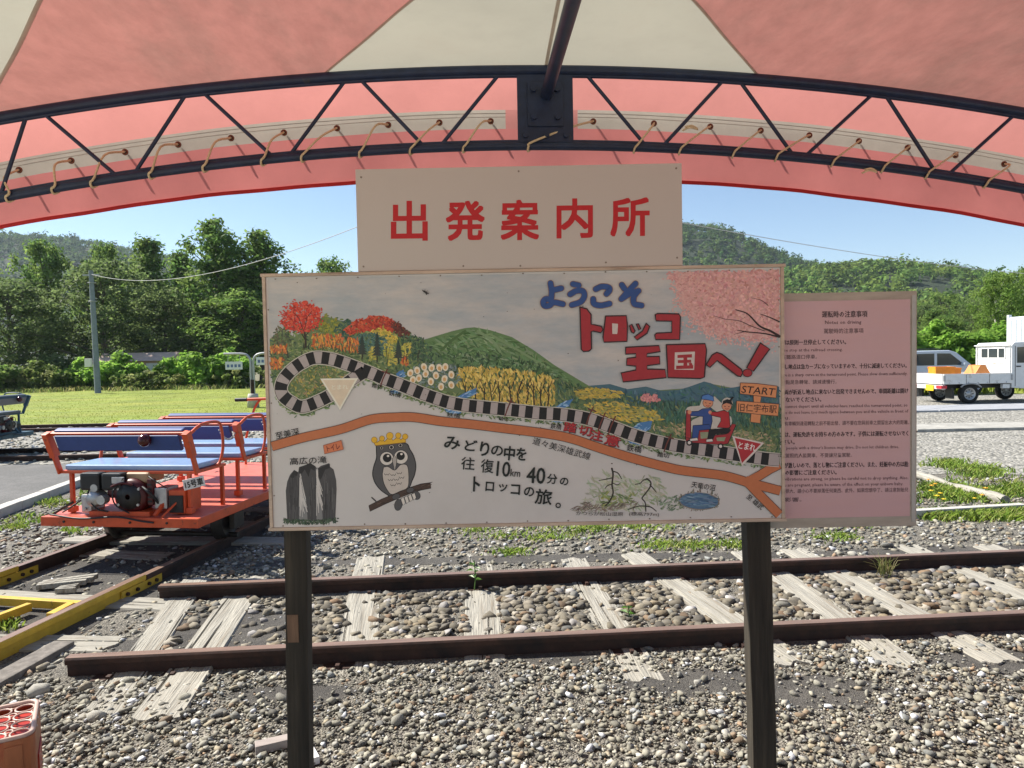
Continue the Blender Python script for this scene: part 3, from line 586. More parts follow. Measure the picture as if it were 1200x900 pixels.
# ---- painted pines and pond
pn = Paint(.0005)
def z6(*p): return [(620+x/5, 440+y/5) for x, y in p]
pn.dabs(z6((360, 600), (440, 560), (520, 590), (640, 590), (760, 600), (800, 640), (800, 720), (640, 790), (430, 790), (300, 790), (340, 700)), 300, [(150, 154, 130), (160, 160, 140), (136, 146, 118), (166, 162, 146)], (6, 13), (1.2, 2.6), (30, 30))
pn.dabs(z6((420, 680), (560, 700), (640, 680), (600, 760), (400, 780)), 90, [(110, 126, 82), (134, 136, 80), (92, 108, 72)], (5, 9), (1, 2), (10, 40))
pn.dabs(z6((250, 780), (330, 740), (420, 770), (640, 730), (620, 770), (420, 795), (270, 795)), 110, [(112, 98, 88), (92, 80, 72), (130, 116, 104)], (5, 12), (.6, 1.2), (-15, 30))
for pts, wd in (([(485, 545), (492, 580), (486, 640), (492, 690), (470, 740), (445, 765)], 2.2), ([(488, 560), (520, 572), (542, 605)], 1.5), ([(486, 600), (450, 608), (410, 615)], 1.4), ([(488, 636), (460, 645), (445, 662)], 1.3), ([(490, 630), (515, 640), (535, 632)], 1.2), ([(470, 740), (430, 752)], 1.2),
                ([(690, 605), (712, 625), (708, 655), (675, 700), (662, 720), (680, 745), (684, 795)], 1.9), ([(692, 606), (668, 615), (650, 632), (622, 638)], 1.4), ([(708, 640), (730, 665), (745, 684)], 1.4), ([(680, 765), (640, 766), (580, 785)], 1.5), ([(680, 765), (715, 772), (745, 795)], 1.5), ([(612, 770), (610, 790)], .9)):
    pn.line(z6(*pts), wd, (46, 40, 34), True, .7)
pn.ell(*z6((485, 516))[0], 1, .8, (60, 40, 34), 8)
pn.dabs(z7((60, 740), (130, 715), (200, 720), (230, 770), (150, 800), (70, 790)), 110, [(110, 124, 100), (88, 104, 84), (140, 146, 124)], (3, 7), (.9, 2), (-20, 30))
(a, b), = z7((280, 745)); pn.ell(a, b, 24, 10.4, (112, 102, 92), 24, 3); pn.ell(a, b, 22.5, 9.2, (70, 96, 120), 24, 3)
pn.dabs(z7((175, 745), (220, 705), (300, 700), (370, 725), (380, 765), (320, 782), (220, 775)), 120, [(62, 88, 114), (84, 110, 130), (98, 118, 134)], (7, 14), (1, 1.8), (3, 8))
for k in range(70):
    t = random.uniform(0, 6.28); x, y = 280+112*math.cos(t), 745+50*math.sin(t); pn.line(z7((x, y), (x+random.uniform(-9, 9), y+(10 if y > 745 else -22)*random.random())), .8, random.choice(((96, 80, 68), (120, 104, 90), (72, 84, 64))), caps=False)
pn.build('painted_pines_and_pond', M['paint'], panel)
# ---- lettering
lt = Paint(LZ+.0006)
def z5(*p): return [(620+x/4, 310+y/4) for x, y in p]
kana = [[(100, 88), (106, 128), (102, 168)], [(106, 122), (150, 112)], [(102, 166), (78, 162), (66, 178), (74, 194), (96, 192), (116, 178), (158, 186)],
        [(205, 92), (232, 98)], [(192, 140), (222, 124), (252, 126), (258, 150), (240, 176), (200, 190)],
        [(312, 116), (340, 104), (372, 108), (376, 122), (362, 138)], [(300, 162), (304, 184), (335, 192), (376, 184)],
        [(434, 96), (446, 114)], [(498, 90), (462, 128), (432, 162)], [(434, 160), (470, 138), (512, 124)], [(508, 126), (490, 152), (492, 184), (526, 192)]]
for wd, cl in ((31, (112, 84, 66)), (26, (38, 66, 116))):
    for st in kana: lt.line(z5(*st), wd/4, cl, True)
RD, RO = (140, 36, 42), (44, 22, 24)
blocks = [[(238, 200), (270, 208), (290, 235), (290, 280), (312, 284), (338, 290), (346, 305), (336, 320), (300, 312), (290, 315), (292, 395), (280, 406), (255, 408), (244, 398)],
          [(358, 242), (455, 240), (460, 290), (458, 360), (350, 364), (346, 340)],
          [(470, 288), (480, 280), (496, 312), (490, 322), (478, 316)], [(502, 280), (512, 278), (522, 302), (514, 308)], [(548, 276), (564, 290), (552, 322), (505, 354), (492, 340), (530, 312)],
          [(590, 236), (600, 230), (700, 232), (708, 245), (704, 352), (592, 352), (588, 330), (596, 322), (668, 318), (668, 266), (594, 264)],
          [(452, 388), (608, 380), (614, 408), (552, 418), (550, 432), (610, 430), (612, 466), (552, 474), (552, 490), (636, 492), (642, 530), (440, 550), (430, 508), (500, 494), (500, 476), (456, 472), (458, 440), (500, 434), (500, 418), (452, 420)],
          [(642, 376), (824, 371), (830, 400), (820, 528), (800, 534), (650, 530), (646, 450)],
          [(828, 470), (856, 424), (878, 412), (902, 420), (992, 490), (1000, 508), (990, 525), (975, 522), (880, 450), (846, 482)],
          [(1082, 368), (1126, 396), (1050, 500), (1018, 484)]]
for bk in blocks: lt.outlined(z5(*bk), RD, RO, 1.6)
(a, b), = z5((1022, 508)); lt.ell(a, b, 5.8, 4.9, RO); lt.ell(a, b, 5, 4.1, RD)
lt.poly(z5((388, 276), (415, 278), (412, 326), (390, 326)), (176, 166, 158)); lt.poly(z5((392, 280), (416, 281), (413, 323), (393, 323)), (176, 166, 158))
lt.poly(z5((682, 412), (776, 408), (772, 494), (680, 492)), (176, 166, 158))
for bk in ([(694, 424), (762, 420), (762, 436), (694, 438)], [(696, 448), (758, 446), (758, 460), (696, 462)], [(688, 474), (768, 472), (768, 488), (688, 490)], [(722, 424), (740, 424), (740, 486), (722, 486)], [(746, 462), (760, 460), (766, 472), (750, 474)]): lt.poly(z5(*bk), RD)
lt.build('title_lettering', M['ink'], panel)
INK = (20, 24, 20)
# the slogan in brush lettering, glyph by glyph: (text, cx, cy, w, h, angle, weight)
for t, x, y, wd, ht, a, bo in (('み', 530, 519, 19, 15, 4, .03), ('ど', 552, 522, 15, 13, 4, .03), ('り', 568, 526, 11, 17, 6, .03), ('の', 582.5, 528, 14, 12, 5, .03), ('中', 597, 531, 13, 17, 5, .03), ('を', 611, 532, 12, 15, 5, .03),
                            ('往', 548.5, 543, 16, 15, 4, .012), ('復', 571, 546, 15, 16, 4, .012), ('10', 590, 549.5, 16, 18, 5, .02), ('km', 604, 554, 11.5, 8.5, 5, .012), ('40', 628, 557, 22, 19, 4, .022), ('分', 647, 561, 12, 12, 5, .022), ('の', 661, 564, 10, 9, 5, .03),
                            ('ト', 558.5, 567, 8, 18, 2, .035), ('ロ', 574, 570, 10, 11, 4, .03), ('ッ', 589.5, 571.5, 10, 9, 3, .03), ('コ', 604, 573.5, 11, 12, 3, .03), ('の', 620, 576, 12, 11, 4, .03), ('旅', 637, 582, 20, 18, 6, .022), ('。', 654, 592, 6.5, 6.5, 0, .03)):
    lt = Paint(LZ+.0006); lt.text(t, x, y, wd, ht, INK, a, bo); lt.build('slogan_character', M['ink'], panel)
for t, x, y, wd, ht, a, bo in (('至美深', 337, 508, 28, 8.5, -12, .012), ('高広の滝', 361.5, 539.5, 43, 8.5, -3, .012), ('踏切', 442, 452.5, 12, 5.5, 10, .012), ('鉄橋', 463, 461.5, 14, 6.5, 12, .012), ('鉄橋', 531.5, 486.5, 16, 4.8, 8, .012), ('踏切', 590, 490.8, 11, 4.6, 6, .012), ('鉄橋', 651.5, 499.5, 13, 7, 7, .01), ('鉄橋', 743, 525.5, 17.5, 8, 9, .012), ('踏切', 777, 533, 14, 6, 7, .012),
                            ('道々美深雄武線', 658, 525.5, 70, 9, 16, .008), ('かつらが松山湿原', 702.5, 601.7, 55, 4.8, 1, .008), ('(標高797m)', 754.5, 602.5, 35, 5.4, 1, .006), ('天竜の沼', 824, 569.5, 28, 7.4, 9, .01), ('至 雄武', 884.5, 588, 23, 6.6, 40, .01)):
    lt = Paint(LZ+.0006); lt.text(t, x, y, wd, ht, (28, 26, 24), a, bo); lt.build('place_name', M['ink'], panel)
for t, x, y, wd, ht, a in (('踏', 668, 500.5, 15, 11.5, 8), ('切', 685.5, 504.5, 15, 11, 9), ('注', 699, 510, 15, 12, 12), ('意', 717.5, 516, 18, 12.5, 14)):
    lt = Paint(LZ+.0006); lt.text(t, x+.5, y+.5, wd+1, ht+1, (60, 30, 30), a, .03); lt.text(t, x, y, wd, ht, (150, 36, 40), a, .026); lt.build('warning_character', M['ink'], panel)
lt = Paint(LZ+.0012)
for k in range(60): lt.ell(random.uniform(318, 912), random.uniform(324, 604), random.uniform(.3, .9), random.uniform(.3, .7), (70, 56, 48), 6)
tag(lt.build('specks', M['ink'], panel), kind='stuff')

# insect that has settled on the board
q = B(499, 342.5); bug = empty('insect', tuple(BO+np.array([q[0], -.0005, q[2]])), 0, 'small dark winged insect resting on the painted board', 'insect')
MB().tube([(-.011, -.004, .006), (-.004, -.005, .002), (.003, -.005, -.002), (.010, -.004, -.006)], [.0012, .0028, .0026, .001], 8).build('body', M['black'], bug)
MB().add([(0, -.006, 0), (.010, -.006, -.003), (.012, -.0065, -.007), (.004, -.006, -.004)], [(0, 1, 2, 3)]).add([(-.004, -.006, .003), (.006, -.0072, -.008), (.002, -.0072, -.010)], [(0, 1, 2)]).build('wings', M['steel'], bug)
lg = MB()
for a, b in (((-.006, .004), (-.013, .009)), ((-.004, .003), (-.002, .011)), ((0, 0), (.007, .006)), ((-.002, 0), (-.009, -.003))): lg.cyl((a[0], -.004, a[1]), (b[0], -.0003, b[1]), .0005, n=5)
lg.build('legs', M['black'], bug)

# ---- header sign
h0, h1, h2, h3 = [aty(*p, BY+.004) for p in ((416.5, 198), (799, 191.5), (800, 314.5), (419.5, 319.5))]
hx0, hx1, hz0, hz1 = (h0[0]+h3[0])/2, (h1[0]+h2[0])/2, BZ1+.0075, (h0[2]+h1[2])/2
head = empty('header_sign', ((hx0+hx1)/2, BY+.004, BZ1+.005), 0, 'plain off-white sign with five red characters above the painted board', 'sign')
HO = np.array([(hx0+hx1)/2, BY+.004, BZ1+.005])
MB().box((0, .0105, (hz0+hz1)/2-HO[2]), (hx1-hx0, .021, hz1-hz0)).build('panel', mat('header_panel_white', (.53, .475, .42), rough=.45, var=.03, scale=5, col2=(.49, .435, .38), c2scale=2.5, c2thr=(.45, .8)), head, bevel=.0015)
for ch_, bx in zip('出発案内所', ((120, 143, 257, 292), (323, 143, 468, 291), (526, 139, 669, 289), (733, 134, 868, 282), (932, 131, 1078, 275))):
    V, F = text_mesh(ch_); V = np.array(V); lo, hi = V.min(0), V.max(0); U0 = (V-lo)/(hi-lo)
    x0, y0, x1, y1 = 420+bx[0]/3.158, 190+bx[1]/3.158, 420+bx[2]/3.158, 190+bx[3]/3.158
    hl = MB()
    for k in range(13):
        rr = .0245; U = .026+U0*.948+rr*np.array([(0, 0), (1, 1), (1, -1), (-1, 1), (-1, -1), (1, 0), (-1, 0), (0, 1), (0, -1), (.5, 1), (-.5, 1), (.5, -1), (-.5, -1)][k])
        vs = []
        for u in U:
            q = aty(x0+u[0]*(x1-x0), y1-u[1]*(y1-y0)-(u[0]-.5)*.6, BY+.004)-HO; vs.append((q[0], -.0006-k*1.2e-5, q[2]))
        hl.add(vs, F, tuple(np.clip(lin((150, 22, 26))*1.6, 0, .8)))
    hl.build('character', M['ink'], head)
sp = MB()
for x, z in ((-.55, .02), (-.2, .015), (0, .012), (.3, .018), (.55, .03), (-.55, .33), (.55, .34), (0, .34)): sp.cyl((x, 0, z), (x, -.0015, z), .0035, n=8)
tag(sp.build('screw_heads', M['screw'], head), kind='stuff')
MB().box((-.35, .045, -.10), (.06, .045, .6)).box((.35, .045, -.10), (.06, .045, .6)).build('back_batten', M['ply'], head)

# ---- pink notice board
NY = BY+.045
n0, n1, n2, n3 = [aty(*p, NY) for p in ((900, 341), (1072.5, 341), (1076, 616), (900, 621))]
nx0, nx1, nz0, nz1 = n0[0], (n1[0]+n2[0])/2, n2[2], n1[2]
NO = np.array([(nx0+nx1)/2, NY, nz0])
noti = empty('notice_board', tuple(NO), 0, 'pink notice board of small trilingual text beside the painted map board', 'notice board')
MB().box((0, .009, (nz1-nz0)/2), (nx1-nx0, .018, nz1-nz0)).build('panel', M['ply'], noti, bevel=.001)
sx0, sx1 = n0[0]+.004-NO[0], aty(1066, 480, NY)[0]-NO[0]; sz0, sz1 = aty(1000, 606, NY)[2]-nz0, aty(1000, 352, NY)[2]-nz0
MB().box(((sx0+sx1)/2, -.001, (sz0+sz1)/2), (sx1-sx0, .0016, sz1-sz0)).build('paper_sheet', M['notice'], noti)
MB().box((nx1-NO[0]-.012, -.0014, (nz1-nz0)/2), (.014, .002, nz1-nz0-.03)).build('tape_strip', mat('clear_tape', (.42, .40, .36), rough=.25), noti)
lines = [('運転時の注意事項', 963, 1016, 368.5, 7.6, 1), ('Notes on driving', 966.5, 1009, 378.5, 5.6, 0), ('駕駛時的注意事項', 965, 1011.5, 388, 6.0, .4),
         ('踏切は原則一旦停止してください。', 909, 991, 401.5, 6.2, 1), ('Please stop at the railroad crossing.', 910, 987, 411, 4.6, 0), ('請在鐵路道口停車。', 910, 957, 418.5, 5.2, .4),
         ('折返し地点は急カーブになっていますので、十分に減速してください。', 909, 1062, 430, 6.2, 1), ('There is a sharp curve at the turnaround point. Please slow down sufficiently.', 910, 1063, 440, 4.8, 0), ('轉折點是急轉彎、請減速慢行。', 910, 980, 448, 5.2, .4),
         ('全車両が折返し地点に来ないと出発できませんので、車間距離は開け', 909, 1064, 459.7, 6.2, 1), ('すぎないでください。', 909, 962, 468.5, 6, 1), ('You cannot depart until all vehicles have reached the turnaround point, so', 910, 1063, 477, 4.8, 0), ('please do not leave too much space between you and the vehicle in front of', 910, 1064, 484, 4.8, 0), ('you.', 910, 925, 491, 4.2, 0), ('在所有車輛到達迴轉點之前不能出發、請不要在您與前車之間留出太大的距離。', 910, 1065, 496.5, 5.2, .4),
         ('運転は、運転免許をお持ちの方のみです。子供には運転させないでく', 909, 1064, 509.5, 6.2, 1), ('ださい。', 909, 931, 518, 6, 1), ("Only people with a driver's license may drive. Do not let children drive.", 910, 1053, 525.5, 4.8, 0), ('只有駕照的人能開車。不要讓兒童駕駛。', 910, 998, 534, 5.2, .4),
         ('振動が激しいので、落とし物にご注意ください。また、妊娠中の方は胎', 909, 1064, 545.5, 6.4, 1), ('児への影響にご注意ください。', 909, 980, 554, 6, 1), ('The vibrations are strong, so please be careful not to drop anything. Also,', 910, 1064, 562, 4.8, 0), ('if you are pregnant, please be aware of the effect on your unborn baby.', 910, 1058, 569, 4.8, 0), ('震動很大、請小心不要掉落任何東西。此外、如果您懷孕了、請注意對胎兒', 911, 1064, 575.5, 5.2, .4), ('的影響。', 911, 939, 585.5, 5.2, .4)]
for txt, xa, xb, yc, ht, bo in lines:
    V, F = text_mesh(txt, 0, 1); V = np.array(V); lo, hi = V.min(0), V.max(0); U = (V-lo)/(hi-lo)
    vs = []
    for u in U:
        q = aty(xa+u[0]*(xb-xa), yc+ht/2-u[1]*ht-(u[0])*(xb-xa)*.012, NY)-NO; vs.append((q[0], -.0028, q[2]))
    nl = MB(); cl_ = (.05, .028, .03) if bo == 1 else (.085, .045, .047)
    for k in range(3 if bo == 1 else 1):
        dx = (0, .0005, -.0005)[k]; nl.add([(v[0]+dx, v[1]-k*1.5e-5, v[2]+abs(dx)*.5) for v in vs], F, cl_)
    nl.build('text_line', M['ink'], noti)
MB().box((-.19, .055, .3), (.24, .07, .05)).box((-.19, .055, .62), (.24, .07, .05)).build('back_batten', M['ply'], noti)

# =================================================================== TENT
TH = R(3.2); TP = np.array([0, 3.02, 0]); tn = np.array([-math.sin(TH), math.cos(TH), 0]); tx = np.array([math.cos(TH), math.sin(TH), 0])
def T(px, py, dy=0.0):                          # a point of the vertical plane dy metres beyond the truss -> tent coordinates
    q = atp(px, py, TP+tn*dy, tn)-TP; return np.array([q @ tx, dy, q[2]])
tent = empty('tent', tuple(TP), TH, 'arched tent with red and off-white canvas on a navy lattice truss', 'tent')
def fit(pts, dy=0):
    P = np.array([T(*p, dy) for p in pts]); A = np.c_[P[:, 0], P[:, 2], np.ones(len(P))]; b = -(P[:, 0]**2+P[:, 2]**2)
    D, E_, F_ = np.linalg.lstsq(A, b, rcond=None)[0]; cx, cz = -D/2, -E_/2; return cx, cz, math.sqrt(cx*cx+cz*cz-F_)
topc = fit([(0, 140), (150, 112), (300, 95), (450, 88), (600, 84), (750, 86), (900, 94), (1050, 108), (1200, 132)])
botc = fit([(0, 236), (150, 203), (300, 185), (450, 177), (600, 174), (750, 175), (900, 182), (1050, 198), (1200, 221)])
vale = fit([(0, 266), (150, 242), (300, 222), (800, 214), (900, 219), (1050, 239), (1200, 263)], .16)
print('arch', topc, botc, vale)
HW = 3.3
def arc(c, x, dr=0.0):
    r = c[2]+dr; return c[1]+math.sqrt(max(r*r-(x-c[0])**2, .01))
XC = T(640, 90)[0]
def chord(c, y, name, par):
    return MB().tube([(x, y, arc(c, x)) for x in np.linspace(XC-HW, XC+HW, 60)], .0215 if c is topc else .018, 12).build(name, M['navy'], par)
def truss(y):
    tr = empty('arch_truss', (0, 0, 0)); tr.parent = tent
    chord(topc, y, 'chord', tr); chord(botc, y, 'chord', tr)
    for cc, dz in ((topc, -.022), (botc, .018)):          # welded flat along each chord
        MB().tube([(x, y, arc(cc, x)+dz) for x in np.linspace(XC-HW, XC+HW, 60)], .009, 6).build('chord_flange', M['navy'], tr)
    return tr
trs = truss(0.0)
for a, b in (((0, 212), (31, 146)), ((52, 143), (136, 198)), ((158, 197), (218, 115)), ((238, 112), (319, 178)), ((340, 176), (405, 98)), ((422, 96), (496, 166)), ((517, 166), (585, 92)), ((687, 93), (756, 167)), ((777, 167), (848, 98)), ((867, 97), (929, 178)), ((944, 178), (1023, 116)), ((1038, 117), (1096, 196)), ((1112, 199), (1189, 143))):
    p, q = T(*a), T(*b)
    for e_ in (p, q): e_[2] = arc(topc, e_[0])-.015 if e_[2] > (arc(topc, e_[0])+arc(botc, e_[0]))/2 else arc(botc, e_[0])+.012
    MB().cyl(p, q, .0080, n=8).build('strut', M['navy'], trs)
for k in range(2):                                         # struts that run on outside the picture
    for sgn in (-1, 1):
        x = XC+sgn*(2.35+k*.5); xb = x+sgn*.25
        MB().cyl((x, 0, arc(topc, x)), (xb, 0, arc(botc, xb)), .0080, n=8).build('strut', M['navy'], trs)
p0, p1 = T(605.5, 90), T(672, 168)
gp = MB().box(((p0[0]+p1[0])/2, -.002, (p0[2]+p1[2])/2), (p1[0]-p0[0], .012, p0[2]-p1[2]+.02)).build('gusset_plate', M['navy'], trs, bevel=.002)
pin = T(640, 118)
MB().box((pin[0]-.005, -.013, pin[2]-.02), (.15, .009, .18)).build('gusset_plate', M['navy'], trs, bevel=.002)
for dx in (-.055, .045):
    for dz in (.04, -.075):
        MB().cyl((pin[0]+dx, -.015, pin[2]+dz), (pin[0]+dx, -.032, pin[2]+dz), .013, n=6).build('bolt', M['navy'], trs)
for dx in (-.09, 0, .08):
    MB().cyl((pin[0]+dx, -.005, p1[2]+.03), (pin[0]+dx, -.02, p1[2]+.03), .011, n=6).build('bolt', M['navy'], trs)
BACK = -4.3
trb = truss(BACK)
for k in range(12):
    x = XC-HW+.3+k*.53; MB().cyl((x, BACK, arc(topc, x)), (x+.25, BACK, arc(botc, x+.25)), .0080, n=8).build('strut', M['navy'], trb)
MB().cyl((pin[0], -.02, pin[2]+.02), (pin[0], BACK, pin[2]+.02), .0255, n=14).build('ridge_pole', M['navy'], tent)
for sgn in (-1, 1):
    x = XC+sgn*HW
    MB().cyl((x, 0, arc(topc, x)), (x, BACK, arc(topc, x)), .024, n=12).build('eave_pole', M['navy'], tent)
    for y in (0, BACK): MB().cyl((x, y, -.05), (x, y, arc(topc, x)+.02), .03, n=12).build('leg', M['navy'], tent)
# canvas: panels meet along slanting seams
def roofz(x, y): return arc(topc, x, .025)+min(1, abs(y)*2.5)*(.008*math.sin(x*4+y*3)+.006*math.sin(x*7-y*5+1)+.004*math.sin(x*2.3+y*11))
def seamx(pa, pb):                                         # two photo points on the roof -> x as a linear function of y
    out = []
    for p in (pa, pb):
        v = ray(*p); lo, hi = .5, 6.0
        for _ in range(50):
            mid = (lo+hi)/2; q = O3+v*mid-TP; lx, ly, lz = q @ tx, q @ tn, q[2]
            if lz > arc(topc, lx, .03): hi = mid
            else: lo = mid
        out.append((lx, ly))
    (xa, ya), (xb, yb) = out; k = (xb-xa)/(yb-ya); return lambda y: xa+k*(y-ya)
sL = seamx((386, 79), (478, 2)); sR = seamx((885, 82), (812, 2)); sW = seamx((2, 86), (44, 2))
print('seams', sL(0), sL(-.6), sR(0), sR(-.6), sW(0), sW(-.6))
ys = np.linspace(.02, BACK, 57)
def panelmesh(name, f0, f1, m, nx=16):
    V = []; F = []
    for y in ys:
        a, b = f0(y), f1(y); b = max(a+.001, b)
        for i in range(nx+1):
            x = a+(b-a)*i/nx; V.append((x, y, roofz(x, y)))
    k = nx+1
    for j in range(len(ys)-1):
        if f1(ys[j]) <= f0(ys[j])+.002: continue
        for i in range(nx): F.append((j*k+i, j*k+i+1, (j+1)*k+i+1, (j+1)*k+i))
    V = np.array(V); F = np.array(F); us = np.unique(F); V = V[us]; F = np.searchsorted(us, F)
    return np_mesh(name, V, F, m, parent=can, smooth=True)
can = empty('canopy'); can.parent = tent
xl, xr = XC-HW-.05, XC+HW+.05
mid = lambda y: (sL(y)+sR(y))/2
apex = min(0, (sR(0)-sL(0))/((sL(-1)-sL(0))-(sR(-1)-sR(0)))*-1)
cl = lambda y: sL(y) if sL(y) < sR(y) else mid(apex)
cr_ = lambda y: sR(y) if sL(y) < sR(y) else mid(apex)
wl = lambda y: max(xl, min(sW(y), cl(y)-.001))
panelmesh('white_panel', lambda y: xl, wl, M['white_fab'])
panelmesh('red_panel', wl, cl, M['red_fab'])
panelmesh('white_panel', cl, cr_, M['white_fab'])
panelmesh('red_panel', cr_, lambda y: xr, M['red_fab'])
def seam(f, wd, y0, y1, dz=-.004):
    V = []; F = []; yy = np.linspace(y0, y1, 30)
    for y in yy:
        for sgn in (-1, 1): V.append((f(y)+sgn*wd/2, y, roofz(f(y)+sgn*wd/2, y)+dz))
    for j in range(29): F.append((2*j, 2*j+1, 2*j+3, 2*j+2))
    return np_mesh('seam_tape', V, F, M['seam'], parent=can, smooth=True)
seam(cl, .016, 0, apex); seam(cr_, .016, 0, apex); seam(wl, .02, 0, -2.0)
s2 = seamx((640, 74), (653, 2)); seam(s2, .014, 0, -1.2)
# hanging end flap: inner lining down to the cream strip, outer valance down to the red edging
def flapy(x, z):                                   # how far out the hanging end cloth lies
    zt, zb = arc(topc, x, .022), zv(x); t = (zt-z)/(zt-zb)
    return .02+.14*min(1, max(0, t)*3)**.6+.006*math.sin(x*7.3+t*2)*t+.0036*math.sin(x*17+1)*t*t
def band(name, ztop, zbot, m, x0, x1, nx=90, nz=6):
    V = []; F = []; k = nz+1
    for i in range(nx+1):
        x = x0+(x1-x0)*i/nx
        for j in range(nz+1): z = ztop(x)+(zbot(x)-ztop(x))*j/nz; V.append((x, flapy(x, z), z))
    for i in range(nx):
        for j in range(nz): F.append((i*k+j, i*k+j+1, (i+1)*k+j+1, (i+1)*k+j))
    return np_mesh(name, V, F, m, parent=val, smooth=True)
val = empty('valance'); val.parent = tent
zv = lambda x: arc(vale, x)
edge = MB().tube([(x, .163+.006*math.sin(x*7.3+2)+.0036*math.sin(x*17+1), zv(x)) for x in np.linspace(xl, xr, 90)], .0085, 8).build('red_edging', M['trim_red'], val)
# cream strip with grommets and lacing
gpx = [(23, 201), (84, 189), (147, 178), (209, 168), (271, 161), (333, 156), (395, 150), (455, 147), (515, 145), (575, 143), (695, 143), (766, 146), (832, 149), (891, 153), (948, 159), (1006, 165), (1063, 173), (1119, 182), (1176, 193)]
GY = .157
gp_ = [T(*p, GY) for p in gpx]; gc = fit(gpx, GY)
d = .043; zs1 = lambda x: arc(gc, x)+d*1.15; zs0 = lambda x: arc(gc, x)-d*.72; zr = lambda x: arc(topc, x, .022)
g0, g1 = T(592.5, 140, GY)[0], T(677, 140, GY)[0]
band('upper_cloth', zr, zs1, M['red_fab2'], xl, xr); band('lower_cloth', zs0, zv, M['red_fab3'], xl, xr)
band('middle_cloth', zs1, zs0, M['red_fab2'], g0, g1, 8, 3)
for x0, x1 in ((xl, g0), (g1, xr)):
    band('cream_strip', zs1, zs0, M['strip_fab'], x0, x1, 60, 3)
    for dd in (d*.85, d*.45):
        MB().tube([(x, flapy(x, arc(gc, x)+dd)-.002, arc(gc, x)+dd) for x in np.linspace(x0, x1, 60)], .0011, 4).build('stitch_line', M['seam'], val)
for i, (p, g_) in enumerate(zip(gpx, gp_)):
    z = arc(gc, g_[0]); gx = g_[0]
    MB().lathe([(.008, -.006), (.0138, -.006), (.0138, -.002), (.008, -.002)], (gx, GY, z), 'y', 14).build('grommet', mat_g if i else (mat_g := mat('copper_grommet', (.20, .07, .04), rough=.5, metal=.5)), val)
    MB().cyl((gx, GY-.0045, z), (gx, GY-.0035, z), .0095, n=12).build('eyelet', M['black'], val)
    big = p == (695, 143)
    e = T(*((625, 180) if big else (p[0]-(18 if p[0] < 100 else 32 if p[0] < 640 else 30), p[1]+(46 if p[0] < 640 else 36))), 0)
    e[0] += random.uniform(-.035, .03)
    zb = arc(botc, e[0])
    path = smooth_path([(gx, GY-.008, z), ((gx*.62+e[0]*.38), .02, z*.6+zb*.4+random.uniform(-.012, .02)), (e[0]+.012, -.025, zb+.010), (e[0]-.004, -.024, zb-.008), (e[0]-.006, -.006, zb-.024), (e[0]+.004, .018, zb-.010)], 4)
    MB().tube(path, .0046, 6).build('lacing_rope', M['rope'], tent)
    MB().tube([(gx, GY+.012, z), (gx+.035, GY+.022, z-.06), (gx+.07, GY+.02, z-.125)], .0045, 6).build('outer_rope', M['rope'], tent)
for gx_, side in ((1058, 1), (818, 0)):
    q = T(gx_-40 if side else 808, 200 if side else 150, -.03); MB().tube(smooth_path([(q[0]-.03, -.03, q[2]-.01), (q[0], -.036, q[2]), (q[0]+.035, -.03, q[2]-.006), (q[0]+.01, -.034, q[2]+.008), (q[0]-.02, -.032, q[2]+.004)], 5), .004, 6).build('rope_knot', M['rope'], tent)

# =================================================================== GROUND
def sheet(name, pts, z, m, sub=1):
    o = MB().add([(x, y, z) for x, y in pts], [tuple(range(len(pts)))]).build(name, m); return tag(o, kind='structure')
def rough_edge(p, q, amp, n=24):
    return [(p[0]+(q[0]-p[0])*t+random.uniform(-amp, amp)*(0 < t < 1), p[1]+(q[1]-p[1])*t+random.uniform(-amp, amp)*(0 < t < 1)) for t in np.linspace(0, 1, n)]
sheet('ground', [(-1100, -300), (1100, -300), (1100, 1200), (-1100, 1200)], -.02, M['earth'])
sheet('gravel_bed', [(-40, -12), (40, -12), (40, 8.0)]+rough_edge((14, 8.4), (-5.5, 9.4), .12)+[(-40, 10.5)], 0, M['grit'])
sheet('added_bounce_ground', [(-30, -40), (30, -40)]+rough_edge((30, 1.2), (-30, 1.2), .1, 60), .005, M['bounce_gravel'])  # unseen pale ground added behind the camera to bounce light onto the boards
sheet('gravel_lot', rough_edge((-5.2, 9.3), (14, 8.2), .15)+[(70, 7.8), (70, 29), (-5, 29)], .004, M['lot'])
KA, KB = np.array([-5.15, 5.9]), np.array([-5.95, 11.2])
sheet('asphalt_path', [(-40, 4.2), (-4.9, 4.2), tuple(KA), tuple(KB), (-6.0, 11.35), (-40, 10.2)], .006, M['asphalt'])
sheet('track_bed', [(-45, 10.6), (-6, 11.2), (4, 11.2), (4, 18.6), (-45, 18.2)], .008, M['lot'])
sheet('lawn', rough_edge((4, 18.5), (-80, 17.8), .12, 60)+[(-80, 48), (6, 48)], .014, M['lawn'])
sheet('verge', [(4.5, 24.0)]+rough_edge((8, 23.6), (60, 24.5), .2, 40)+[(70, 60), (4, 60)], .012, M['lawn'])
kerb = empty('kerb', (KA[0], KA[1], 0), 0); tag(kerb, 'pale concrete kerb along the dark asphalt path', 'kerb')
kd = KB-KA; kl = np.linalg.norm(kd); kd /= kl; nk = 9
for i in range(nk):
    a, b = kd*(kl*i/nk+.004), kd*(kl*(i+1)/nk-.004)
    MB().bar((a[0], a[1], .03), (b[0], b[1], .03+random.uniform(-.004, .004)), .13, .12).build('kerb_stone', M['concrete'], kerb, bevel=.008)

